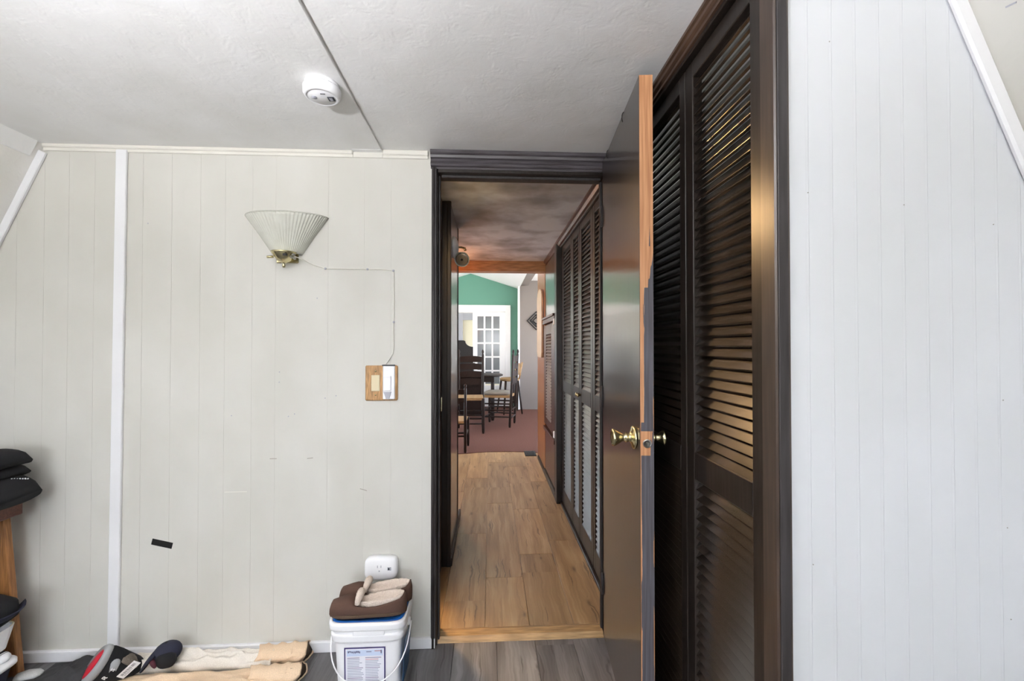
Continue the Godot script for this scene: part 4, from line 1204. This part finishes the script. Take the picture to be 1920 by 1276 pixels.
func label_image() -> Image:
	var im := Image.create(160, 224, false, Image.FORMAT_RGB8)
	im.fill(c8(236, 236, 244))
	var pu := c8(70, 62, 112)
	for r in [[0, 0, 160, 5], [0, 0, 5, 224], [155, 0, 5, 224], [0, 219, 160, 5]]:
		im.fill_rect(Rect2i(r[0], r[1], r[2], r[3]), pu)
	im.fill_rect(Rect2i(10, 10, 140, 26), c8(206, 218, 240))
	var rng := RandomNumberGenerator.new(); rng.seed = 77
	# the heading, too small to read in the photograph: dark strokes
	var x := 14
	while x < 62:
		var wd := rng.randi_range(2, 5)
		im.fill_rect(Rect2i(x, 14 + rng.randi_range(0, 2), wd, rng.randi_range(5, 9)), c8(96, 96, 128))
		x += wd + 1
	im.fill_rect(Rect2i(86, 16, 20, 5), c8(150, 158, 186))
	im.fill_rect(Rect2i(118, 14, 24, 4), c8(196, 150, 160))
	im.fill_rect(Rect2i(142, 13, 4, 14), c8(90, 80, 110))
	for c in 2:
		for i in 24:
			var l := rng.randi_range(46, 64)
			var col := c8(170, 174, 192) if i % 6 else c8(150, 140, 166)
			if c == 1 and i == 1: col = c8(206, 150, 160)
			im.fill_rect(Rect2i(12 + 70 * c, 42 + i * 7, l, 3), col)
	return im

func build_bucket() -> void:
	var b := thing("bucket", "white square plastic bucket with blue lid and printed label beside the doorway", "bucket", P(-0.440, 0, 1.656))
	var W := 0.132; var D := 0.088
	var r := []
	for k in [[0.0, 0.105, 0.0731], [0.006, 0.110, 0.0786], [0.014, 0.1108, 0.0793], [0.200, 0.1212, 0.0877], [0.2115, 0.122, 0.0885], [0.2125, 0.123, 0.0896], [0.2135, 0.130, 0.0962], [0.2150, 0.1312, 0.0973], [0.219, 0.1316, 0.0976], [0.234, 0.1336, 0.0992], [0.238, 0.134, 0.0995], [0.2395, 0.133, 0.0984], [0.240, 0.128, 0.0940], [0.242, 0.1275, 0.0938], [0.262, 0.131, 0.0962]]:
		r.append(rring(k[1], k[2], k[0]))
	part("body", Solid.new().loft(r).done(), M.plastic, b)
	var lr := []
	for k in [[0.256, 0.134, 0.0995], [0.257, 0.1375, 0.1034], [0.260, 0.138, 0.1039], [0.275, 0.139, 0.1050], [0.280, 0.1388, 0.1048], [0.284, 0.135, 0.1006], [0.284, 0.130, 0.0951], [0.276, 0.128, 0.0929], [0.270, 0.120, 0.0841]]:
		lr.append(rring(k[1], k[2], k[0]))
	part("rim", Solid.new().loft(lr).done(), M.plastic, b)
	part("lid", Solid.new().loft([rring(0.126, 0.0907, 0.266), rring(0.1275, 0.0924, 0.276), rring(0.1285, 0.0935, 0.2825), rring(0.120, 0.0852, 0.2835), rring(0.116, 0.0808, 0.2775)]).done(), M.blue_lid, b)
	part("side_print", Solid.new().box(Vector3(0.1215, 0.115, 0.004), Vector3(0.0012, 0.17, 0.125), 0.0, Transform3D(Basis(Vector3(0, 0, 1), -0.058), Vector3(-0.0005, 0.006, 0))).done(), M.blue_panel, b)
	var lm := mat("bucket_label", Color.WHITE, 0.4)
	lm.albedo_texture = tex(label_image())
	part("label", sheet(0.145, 0.195, 0.0012), lm, b, Vector3(-0.006, 0.094, 0.0846), Vector3(0.043, 0, 0))
	for s in [-1.0, 1.0]:
		part("ear", Solid.new().lathe([[0.0, 0.0], [0.016, 0.0], [0.016, 0.006], [0.008, 0.010], [0.0, 0.010]], 16).done(), M.plastic, b, Vector3(s * 0.130, 0.226, 0.0), Vector3(0, 0, -s * PI / 2))
	var pts := []
	for i in 25:
		var a := PI * i / 24.0
		pts.append(Vector3(0.143 * cos(a), 0.228 - 0.155 * pow(sin(a), 0.8), 0.004 + 0.112 * pow(sin(a), 0.6)))
	part("handle", Solid.new().tube(pts, 0.0024, 8).done(), M.plastic, b)
	part("grip", Solid.new().tube([Vector3(-0.058, 0.077, 0.114), Vector3(0.0, 0.073, 0.116), Vector3(0.052, 0.078, 0.114)], 0.008, 12).done(), M.plastic, b)
	part("lock_tab", Solid.new().box(Vector3(0.01, 0.248, 0.0985), Vector3(0.11, 0.018, 0.006), 0.002).done(), M.plastic, b)
	slipper("brown suede slipper with cream fleece lining, the front one on the bucket", P(-0.447, 0.2835, 1.618), 0.03)
	slipper("brown suede slipper with cream fleece lining, the one nearer the wall", P(-0.441, 0.2835, 1.698), -0.02)

# toe towards -x
func slipper(label: String, at: Vector3, turn: float) -> void:
	var s := thing("slipper", label, "slipper", at, "pair of brown slippers on the bucket")
	s.rotation.y = turn
	var ws := [0.010, 0.029, 0.0355, 0.037, 0.0375, 0.037, 0.036, 0.035, 0.0345, 0.0345, 0.0345, 0.033, 0.028, 0.012]
	var hs := [0.026, 0.048, 0.058, 0.063, 0.062, 0.056, 0.051, 0.049, 0.051, 0.056, 0.063, 0.070, 0.073, 0.056]
	var rings := []
	for i in ws.size():
		var x := lerpf(-0.138, 0.138, i / float(ws.size() - 1))
		if i == 1: x = -0.130
		if i == ws.size() - 2: x = 0.131
		var h: float = hs[i]
		var ring := PackedVector3Array()
		for j in 24:
			var a := TAU * j / 24.0
			var cz := cos(a); var sy := sin(a)
			var yy := h * 0.5 + h * 0.5 * signf(sy) * pow(absf(sy), 0.6 if sy < 0 else 0.85)
			if sy > 0 and absf(cz) < 0.75 and x > -0.045 and x < 0.128: yy = minf(yy, h * 0.55)     # hollow under the opening
			ring.append(Vector3(x, yy, ws[i] * signf(cz) * pow(absf(cz), 0.75)))
		rings.append(ring)
	var m := Solid.new(); m.loft(rings)
	part("upper", m.done(), M.suede, s)
	var sole := []
	for k in [[0.0, 0.94], [0.002, 1.0], [0.009, 1.02], [0.012, 0.98]]:
		var ring := PackedVector3Array()
		for j in 36:
			var a := TAU * j / 36.0
			var x := -0.137 * cos(a)
			var f := clampf((x + 0.138) / 0.276, 0.0, 0.9999) * (ws.size() - 1)
			var wi := int(f)
			var wd := lerpf(ws[wi], ws[mini(wi + 1, ws.size() - 1)], f - wi)
			ring.append(Vector3(x * k[1], k[0], wd * k[1] * signf(sin(a)) * (1.0 if absf(sin(a)) > 0.01 else 0.0)))
		sole.append(ring)
	part("sole", Solid.new().loft(sole, false).done(), M.dark_lining, s)
	# fleece: the lining, hollow inside the opening, and the roll across the instep
	var rim := func(x: float) -> float: return lerpf(0.048, 0.071, clampf((x + 0.045) / 0.175, 0.0, 1.0))
	var lr := []
	for k in [[0.90, -0.030], [1.0, -0.012], [1.02, -0.004], [0.97, 0.001], [0.88, -0.002], [0.74, -0.014], [0.5, -0.020]]:
		var ring := PackedVector3Array()
		for j in 40:
			var a := TAU * j / 40.0
			var x: float = 0.042 - 0.090 * cos(a) * k[0]
			var wob := 0.0012 * sin(j * 2.7)
			ring.append(Vector3(x, rim.call(x) + k[1] + wob, 0.0300 * sin(a) * k[0] * (1.0 - 0.10 * cos(a))))
		lr.append(ring)
	part("lining", Solid.new().loft(lr).done(), M.fleece, s)
	var tg := []
	var tr := []
	for i in 15:
		var a := PI * i / 14.0
		tg.append(Vector3(-0.034 + 0.006 * sin(a), 0.046 + 0.028 * pow(sin(a), 0.7), -0.025 * cos(a)))
		tr.append(0.0095 + 0.0045 * sin(a) + 0.0008 * sin(i * 2.9))
	part("fleece_roll", Solid.new().tube(tg, tr, 10).done(), M.fleece, s)

# ------------------------------------------------------------------ stand at the left edge

func build_stand() -> void:
	var s := thing("wooden_stand", "wooden stand with a slanting oak leg and a red-brown box top at the left edge", "stand", P(-2.1, 0, 1.58))
	for k in [[0.272, -0.176, 1.0], [-0.31, -0.176, -1.0], [0.272, 0.176, 1.0], [-0.31, 0.176, -1.0]]:
		var low := Vector3(k[0], 0.0, k[1]); var top := Vector3(k[0] - 0.062 * k[2], 0.62, k[1])
		var mid := (low + top) / 2
		part("leg", Solid.new().box(Vector3.ZERO, Vector3(0.058, 0.617, 0.026), 0.003, Transform3D(Basis(Vector3(0, 0, 1), atan2(0.062 * k[2], 0.62)), mid)).done(), M.stand_wood, s)
	part("box_top", Solid.new().box(Vector3(-0.02, 0.645, 0.01), Vector3(0.61, 0.058, 0.40), 0.004).done(), M.stand_top, s)
	part("latch", Solid.new().box(Vector3(0.286, 0.652, -0.10), Vector3(0.004, 0.022, 0.012), 0.001).done(), M.steel, s)
	part("crossbar", Solid.new().box(Vector3(-0.02, 0.40, -0.176), Vector3(0.50, 0.04, 0.018), 0.003).done(), M.stand_wood, s)
	# clothes piled on the stand
	fold("folded_jacket", "black folded jacket with a small white lettering, lowest on the wooden stand", P(-2.02, 0.679, 1.60), 0.294, 0.108, 0.15, 0.012, 11, M.black_cloth, true)
	fold("folded_shirt", "black folded garment in the middle of the pile on the stand", P(-2.05, 0.764, 1.61), 0.280, 0.058, 0.14, 0.02, 12, M.black_cloth, false)
	fold("folded_hoodie", "black garment with a blunt raised corner on top of the pile on the stand", P(-2.06, 0.806, 1.62), 0.306, 0.074, 0.12, 0.02, 13, M.black_cloth, false)
	# below: tote, white box, cap, shoe
	var t := thing("storage_tote", "navy plastic tote with a white lid standing on the floor under the stand", "tote", P(-1.98, 0, 1.60))
	part("body", Solid.new().loft([rring(0.215, 0.085, 0.0), rring(0.235, 0.10, 0.105)]).done(), M.navy_cloth, t)
	part("lid", Solid.new().loft([rring(0.238, 0.104, 0.100), rring(0.246, 0.110, 0.104), rring(0.246, 0.110, 0.116), rring(0.235, 0.10, 0.122), rring(0.10, 0.07, 0.128), rring(0.095, 0.065, 0.156)]).done(), M.plastic, t)
	var wb := thing("white_box", "white tapered carton on top of the navy tote at the left edge", "box", P(-1.97, 0.157, 1.63))
	var ww := Solid.new()
	ww.loft([rring(0.195, 0.07, 0.0), rring(0.212, 0.085, 0.082), rring(0.204, 0.078, 0.082), rring(0.19, 0.066, 0.012)], false)
	part("carton", ww.done(), M.plastic, wb)
	part("rim", Solid.new().tube(Array(rring(0.210, 0.083, 0.082)), 0.002, 6).done(), M.ivory, wb)
	var cp := thing("knit_cap", "dark navy cap with a turned brim resting on the white carton", "cap", P(-1.92, 0.241, 1.65))
	part("crown", Solid.new().loft([oval(Vector3(0, 0.012, 0), 0.155, 0.08, Vector3.RIGHT, Vector3.BACK, 22, 0.8), oval(Vector3(0, 0.035, 0), 0.182, 0.09, Vector3.RIGHT, Vector3.BACK, 22, 0.7), oval(Vector3(-0.01, 0.075, 0), 0.178, 0.09, Vector3.RIGHT, Vector3.BACK, 22, 0.6), oval(Vector3(-0.02, 0.092, 0), 0.16, 0.08, Vector3.RIGHT, Vector3.BACK, 22, 0.7)]).done(), M.black_cloth, cp)
	var br := Solid.new().heap(func(u: float, v: float) -> Vector3:
		var a := lerpf(-0.75, 0.75, v)
		var r := lerpf(0.10, 0.205, u)
		return Vector3(r * cos(a), 0.010 + 0.055 * u * u, r * sin(a) * 0.62), 6, 10, 0.006)
	part("brim", br.done(), M.navy_cloth, cp)
	var sh := thing("grey_shoe", "grey shoe with a white toe squeezed beside the navy tote", "shoe", P(-1.795, 0.1225, 1.655))
	var rr := []
	for k in [[-0.072, 0.018, 0.022], [-0.05, 0.028, 0.034], [0.0, 0.030, 0.034], [0.030, 0.027, 0.028]]:
		rr.append(oval(Vector3(k[0], k[2] * 0.5, 0), k[1], k[2] * 0.5, Vector3(0, 0, 1), Vector3.UP, 16, 0.8))
	part("upper", Solid.new().loft(rr).done(), M.charcoal, sh)
	part("toe_cap", Solid.new().loft([oval(Vector3(0.024, 0.014, 0), 0.029, 0.0155, Vector3(0, 0, 1), Vector3.UP, 16, 0.8), oval(Vector3(0.040, 0.013, 0), 0.022, 0.012, Vector3(0, 0, 1), Vector3.UP, 16, 0.8), oval(Vector3(0.050, 0.011, 0), 0.008, 0.006, Vector3(0, 0, 1), Vector3.UP, 16, 0.8)]).done(), M.plastic, sh)

# a folded garment: a soft bent slab that ends at the right in a tilted corner
func fold(called: String, label: String, at: Vector3, half: float, h: float, dp: float, rise: float, sd: int, m: Material, lettering: bool) -> void:
	var g := thing(called, label, "clothing", at, "black clothes piled on the stand")
	var n := FastNoiseLite.new(); n.seed = sd; n.frequency = 6.0
	var rings := []
	for i in 29:
		var u := i / 28.0
		var x := lerpf(-half, half, u)
		var e := 0.12 + 0.88 * sqrt(1.0 - pow(clampf((u - 0.84) / 0.165, 0, 1), 2.0))
		var lift := rise * pow(clampf((u - 0.35) / 0.65, 0, 1), 1.4)
		var r := PackedVector3Array()
		for j in 26:
			var a := TAU * j / 26.0
			var y := sin(a); var z := cos(a)
			var q := Vector3(x + 0.012 * sin(a), lift * 0.6 + h * e * (0.5 + 0.5 * signf(y) * pow(absf(y), 0.55)), dp * signf(z) * pow(absf(z), 0.5))
			q += Vector3(0, 1, 0.6) * 0.010 * n.get_noise_3d(q.x, q.y * 2.0, q.z)
			r.append(q)
		rings.append(r)
	part("cloth", Solid.new().loft(rings).done(), m, g)
	if lettering:
		for k in 7:
			part("letter", Solid.new().box(Vector3(0, 0, 0), Vector3(0.004, 0.0045 + 0.0012 * (k % 2), 0.0036)).done(), M.plastic, g, Vector3(0.2585 + 0.0028 * k, 0.0990 - 0.0018 * k, -0.075 - 0.0066 * k), Vector3(0, 0, 0.4))

# ------------------------------------------------------------------ clothes and shoes on the floor

func build_floor_pile() -> void:
	var n := FastNoiseLite.new(); n.seed = 51; n.frequency = 3.0; n.fractal_octaves = 3
	# pale trousers lying along the baseboard
	var a := thing("beige_trousers", "pale beige trousers lying flat against the baseboard", "trousers", P(-1.0, 0, 1.78))
	part("cloth", Solid.new().heap(func(u: float, v: float) -> Vector3:
		var x := lerpf(-0.42, 0.14, u)
		var edge := pow(sin(PI * clampf(v * 0.98 + 0.01, 0, 1)), 0.4)
		var y := 0.004 + (0.040 + 0.026 * n.get_noise_2d(x * 2.6, v * 0.9) + 0.010 * sin(v * 8.0 + x * 9.0 + 3.0 * n.get_noise_2d(x * 1.5, 2.0))) * edge
		return Vector3(x, y, lerpf(-0.034, 0.042, v) + 0.008 * n.get_noise_2d(x * 4.0, 7.0)), 60, 24, 0.01, 0.0).done(), M.beige_cloth, a)
	# tan trousers in front, their cuffs bunched at the right
	var b := thing("tan_trousers", "tan trousers spread on the floor with bunched cuffs near the bucket", "trousers", P(-1.0, 0, 1.70))
	part("cloth", Solid.new().heap(func(u: float, v: float) -> Vector3:
		var x := lerpf(-0.46, 0.225, u)
		var edge := pow(sin(PI * clampf(v * 0.98 + 0.01, 0, 1)), 0.45) * pow(clampf((1.0 - u) * 9.0, 0, 1), 0.5) * pow(clampf(u * 3.0 + 0.04, 0, 1), 0.8)
		var fold := 0.008 * sin(v * 13.0 + x * 6.0 + 4.0 * n.get_noise_2d(x * 1.3, 3.0))
		var y := 0.003 + (0.026 + fold + 0.014 * n.get_noise_2d(x * 2.0, v * 1.2 + 5.0)) * edge
		return Vector3(x, y, lerpf(-0.030, 0.14, v)), 60, 28, 0.01, 0.0).done(), M.khaki, b)
	for k in [[0.205, 0.012, -0.004, 0.036, 0.55], [0.225, 0.004, 0.016, 0.030, 0.2]]:
		var rings := []
		for i in 12:
			var t := i / 11.0
			var cx: float = k[0] - 0.13 + 0.19 * t
			var r := PackedVector3Array()
			for j in 22:
				var g := TAU * j / 22.0
				var rad: float = k[3] * (0.82 + 0.18 * t) * (1.0 + 0.22 * n.get_noise_2d(t * 6.0 + j * 0.02, g * 0.5 + k[1]) + 0.17 * sin(t * 24.0 + g * 0.7 + 2.0 * sin(g)) * (0.4 + 0.6 * t))
				r.append(Vector3(cx + 0.010 * sin(g * 2.0), maxf(0.001, k[3] * 0.86 + rad * sin(g) * 0.9), k[2] + rad * cos(g) * 1.25))
			rings.append(r)
		# the cuff turns inwards at its mouth
		for w in [[0.93, -0.002], [0.88, -0.03], [0.84, -0.06]]:
			var last: PackedVector3Array = rings[11]
			var r := PackedVector3Array()
			var mid := Vector3(k[0] + 0.06, k[3] * 0.86, k[2])
			for p in last: r.append(mid + (p - mid) * w[0] + Vector3(w[1], 0, 0))
			rings.append(r)
		var cuff := part("cuff", Solid.new().loft(rings).done(), M.khaki, a if k[3] > 0.033 else b)
		var lin := []
		for w in [[0.90, -0.004], [0.86, -0.02], [0.84, -0.045], [0.5, -0.05]]:
			var last: PackedVector3Array = rings[11]
			var r := PackedVector3Array()
			var mid := Vector3(k[0] + 0.06, k[3] * 0.86, k[2])
			for j in 22: r.append(mid + (last[j] - mid) * w[0] * (0.97 + 0.03 * sin(j * 2.1)) + Vector3(w[1], 0.001, 0))
			lin.append(r)
		part("cuff_lining", Solid.new().loft(lin).done(), M.dark_lining, cuff)
	# charcoal cloth at the left
	var c := thing("charcoal_trousers", "charcoal grey crumpled trousers on the floor beside the wooden stand", "trousers", P(-1.62, 0, 1.75))
	part("cloth", Solid.new().heap(func(u: float, v: float) -> Vector3:
		var x := lerpf(-0.112, 0.13, u)
		var edge := pow(sin(PI * clampf(v * 0.98 + 0.01, 0, 1)), 0.5) * pow(clampf(u * 1.6, 0, 1), 0.7)
		var y := 0.002 + (0.075 * (0.45 + 0.55 * u) + 0.022 * n.get_noise_2d(x * 4.0, v * 1.6 + 11.0)) * edge
		return Vector3(x, y, lerpf(-0.065, 0.14, v)), 36, 24, 0.01, 0.0).done(), M.charcoal, c)
	var sk := solo("grey_sock", Solid.new().loft([oval(Vector3(-0.03, 0.012, 0.0), 0.020, 0.011, Vector3.BACK, Vector3.UP, 14), oval(Vector3(0.0, 0.014, 0.0), 0.026, 0.013, Vector3.BACK, Vector3.UP, 14), oval(Vector3(0.03, 0.012, 0.0), 0.024, 0.011, Vector3.BACK, Vector3.UP, 14), oval(Vector3(0.045, 0.010, 0.0), 0.012, 0.006, Vector3.BACK, Vector3.UP, 14)]).done(), M.pale_cloth, "pale grey sock on the floor at the foot of the wooden stand", "sock", P(-1.765, 0.0, 1.74))
	sk.rotation.y = 0.3
	black_shoe()
	ball_cap()

func black_shoe() -> void:
	# a boot lying on its side, sole turned to the upper left
	var s := thing("black_shoe", "black boot with grey and red sole and a white sticker, lying on its side", "shoe", P(-1.362, 0.0, 1.69))
	var along := Vector3(0.58, 0.80, -0.12).normalized()    # from heel to toe of the sole
	var out := Vector3(-0.68, 0.40, 0.62).normalized()      # the way the sole faces
	out = (out - along * out.dot(along)).normalized()
	var side := along.cross(out).normalized()
	var base := Vector3(-0.095, 0.084, 0.015)
	var outline := func(k: float, off: float) -> PackedVector3Array:
		var r := PackedVector3Array()
		for j in 36:
			var a := TAU * j / 36.0
			var l := cos(a) * 0.082
			var w := 0.036 * sin(a) * (1.0 + 0.18 * cos(a) - 0.22 * cos(2.0 * a))
			r.append(base + along * l * k + side * w * k + out * off)
		return r
	part("sole", Solid.new().loft([outline.call(0.92, -0.012), outline.call(1.0, -0.006), outline.call(1.02, 0.006), outline.call(0.96, 0.012)]).done(), M.rubber_grey, s)
	var red := Solid.new()
	var rr := []
	for k in [[0.9, 0.010], [1.0, 0.0135], [0.9, 0.015]]:
		var r := PackedVector3Array()
		for j in 24:
			var a := TAU * j / 24.0
			r.append(base + along * (cos(a) * 0.056 * k[0] + 0.006) + side * sin(a) * 0.022 * k[0] + out * k[1])
		rr.append(r)
	red.loft(rr)
	part("sole_insert", red.done(), M.rubber_red, s)
	# upper: swells from the sole to the right and closes at the ankle
	var inn := -out
	var up := []
	var steps := [[0.0, 0.078, 0.033, 0.0], [0.02, 0.080, 0.040, -0.002], [0.05, 0.074, 0.045, -0.006], [0.085, 0.066, 0.046, -0.012], [0.125, 0.056, 0.044, -0.016], [0.155, 0.042, 0.038, -0.020], [0.172, 0.022, 0.024, -0.024]]
	for k in steps:
		var r := PackedVector3Array()
		for j in 30:
			var a := TAU * j / 30.0
			var p: Vector3 = base + inn * k[0] + along * (cos(a) * k[1] + k[3]) + side * sin(a) * k[2]
			p.y = maxf(p.y, 0.012)
			r.append(p)
		up.append(r)
	part("upper", Solid.new().loft(up).done(), M.black_cloth, s)
	var q := func(t: float, l: float, lift: float) -> Vector3:
		return base + inn * t + along * l + side * lift
	var sgn := 1.0 if side.z > 0 else -1.0
	var face := side * sgn
	part("tongue", Solid.new().loft([oval(q.call(0.035, 0.046, 0.0) + face * 0.020, 0.016, 0.010, inn, along, 14), oval(q.call(0.040, 0.040, 0.0) + face * 0.034, 0.015, 0.016, inn, along, 14), oval(q.call(0.046, 0.020, 0.0) + face * 0.042, 0.010, 0.012, inn, along, 14), oval(q.call(0.048, 0.012, 0.0) + face * 0.040, 0.004, 0.005, inn, along, 14)]).done(), M.rubber_grey, s)
	var fur := []
	for i in 7:
		var t := i / 6.0
		fur.append(oval(q.call(0.055 + 0.062 * t, 0.052 - 0.018 * t, 0.0) + face * 0.012, 0.014 * sin(PI * (0.12 + 0.76 * t)), 0.026, along, face, 16))
	part("fur_lining", Solid.new().loft(fur).done(), M.grey_fur, s)
	# sticker with a printed bar code
	var im := Image.create(128, 64, false, Image.FORMAT_RGB8)
	im.fill(c8(240, 240, 242))
	var rng := RandomNumberGenerator.new(); rng.seed = 5
	var x := 16
	while x < 112:
		var wd := rng.randi_range(1, 3)
		im.fill_rect(Rect2i(x, 14, wd, 24), c8(110, 110, 120))
		x += wd + rng.randi_range(1, 3)
	im.fill_rect(Rect2i(20, 44, 60, 4), c8(150, 150, 160)); im.fill_rect(Rect2i(20, 51, 40, 3), c8(170, 170, 178))
	var tm := mat("sticker", Color.WHITE, 0.4)
	tm.albedo_texture = tex(im)
	var xa := (along - face * along.dot(face)).normalized()
	var fit := Basis(xa, face.cross(xa), face)
	var st := part("sticker", sheet(0.068, 0.028, 0.0014), tm, s)
	st.transform = Transform3D(fit.rotated(face, -0.25), q.call(0.090, 0.034, 0.0) + face * 0.0470)
	for k in [["S", 0.040, 0.030], ["R", 0.034, -0.004]]:
		var tx := TextMesh.new()
		tx.text = k[0]
		tx.font_size = 32
		tx.pixel_size = 0.00062
		tx.depth = 0.002
		var lt := part("letter", tx, M.plastic, s)
		lt.transform = Transform3D(fit.rotated(face, -0.35), q.call(k[1], k[2], 0.0) + face * 0.0465)

func ball_cap() -> void:
	var c := thing("baseball_cap", "black baseball cap lying on the pale trousers", "cap", P(-1.262, 0.036, 1.752))
	c.rotation = Vector3(0.1, 0.1, 0.12)
	var rings := []
	for i in 13:
		var a := PI * (0.03 + 0.94 * i / 12.0)
		var w := 0.5 + 0.5 * cos(a)
		rings.append(oval(Vector3(0.004 + 0.010 * (1.0 - w), 0.036 - 0.040 * cos(a), -0.004), 0.050 * sin(a), 0.036 * sin(a), Vector3.RIGHT, Vector3.BACK, 26))
	part("crown", Solid.new().loft(rings).done(), M.navy_cloth, c)
	part("opening", Solid.new().loft([oval(Vector3(0.018, 0.026, 0.016), 0.034, 0.030, Vector3.RIGHT, Vector3.UP, 24, 0.8), oval(Vector3(0.018, 0.024, 0.030), 0.033, 0.029, Vector3.RIGHT, Vector3.UP, 24, 0.8), oval(Vector3(0.018, 0.023, 0.036), 0.028, 0.024, Vector3.RIGHT, Vector3.UP, 24, 0.8)]).done(), M.black_cloth, c)
	# the brim slopes down to the left
	var br := []
	for i in 9:
		var t := i / 8.0
		br.append(oval(Vector3(-0.020 - 0.050 * t, 0.052 - 0.050 * t * (0.6 + 0.4 * t), 0.004 + 0.010 * t), 0.010 * (1.0 - 0.45 * t), 0.036 * (1.0 - 0.35 * t * t), Vector3(-0.6, -0.8, 0).cross(Vector3.BACK).normalized(), Vector3.BACK, 18, 0.8))
	part("brim", Solid.new().loft(br).done(), M.navy_cloth, c)
	part("panel", Solid.new().loft([oval(Vector3(-0.026, 0.026, 0.022), 0.009, 0.022, Vector3(0.95, 0.3, 0).normalized(), Vector3(-0.3, 0.95, 0).normalized(), 14), oval(Vector3(-0.024, 0.024, 0.034), 0.008, 0.019, Vector3(0.95, 0.3, 0).normalized(), Vector3(-0.3, 0.95, 0).normalized(), 14)]).done(), M.plum, c)
	part("button", Solid.new().lathe([[0.0, 0.0], [0.005, 0.0], [0.004, 0.003], [0.0, 0.004]], 12).done(), M.black_cloth, c, Vector3(0.012, 0.075, -0.004))
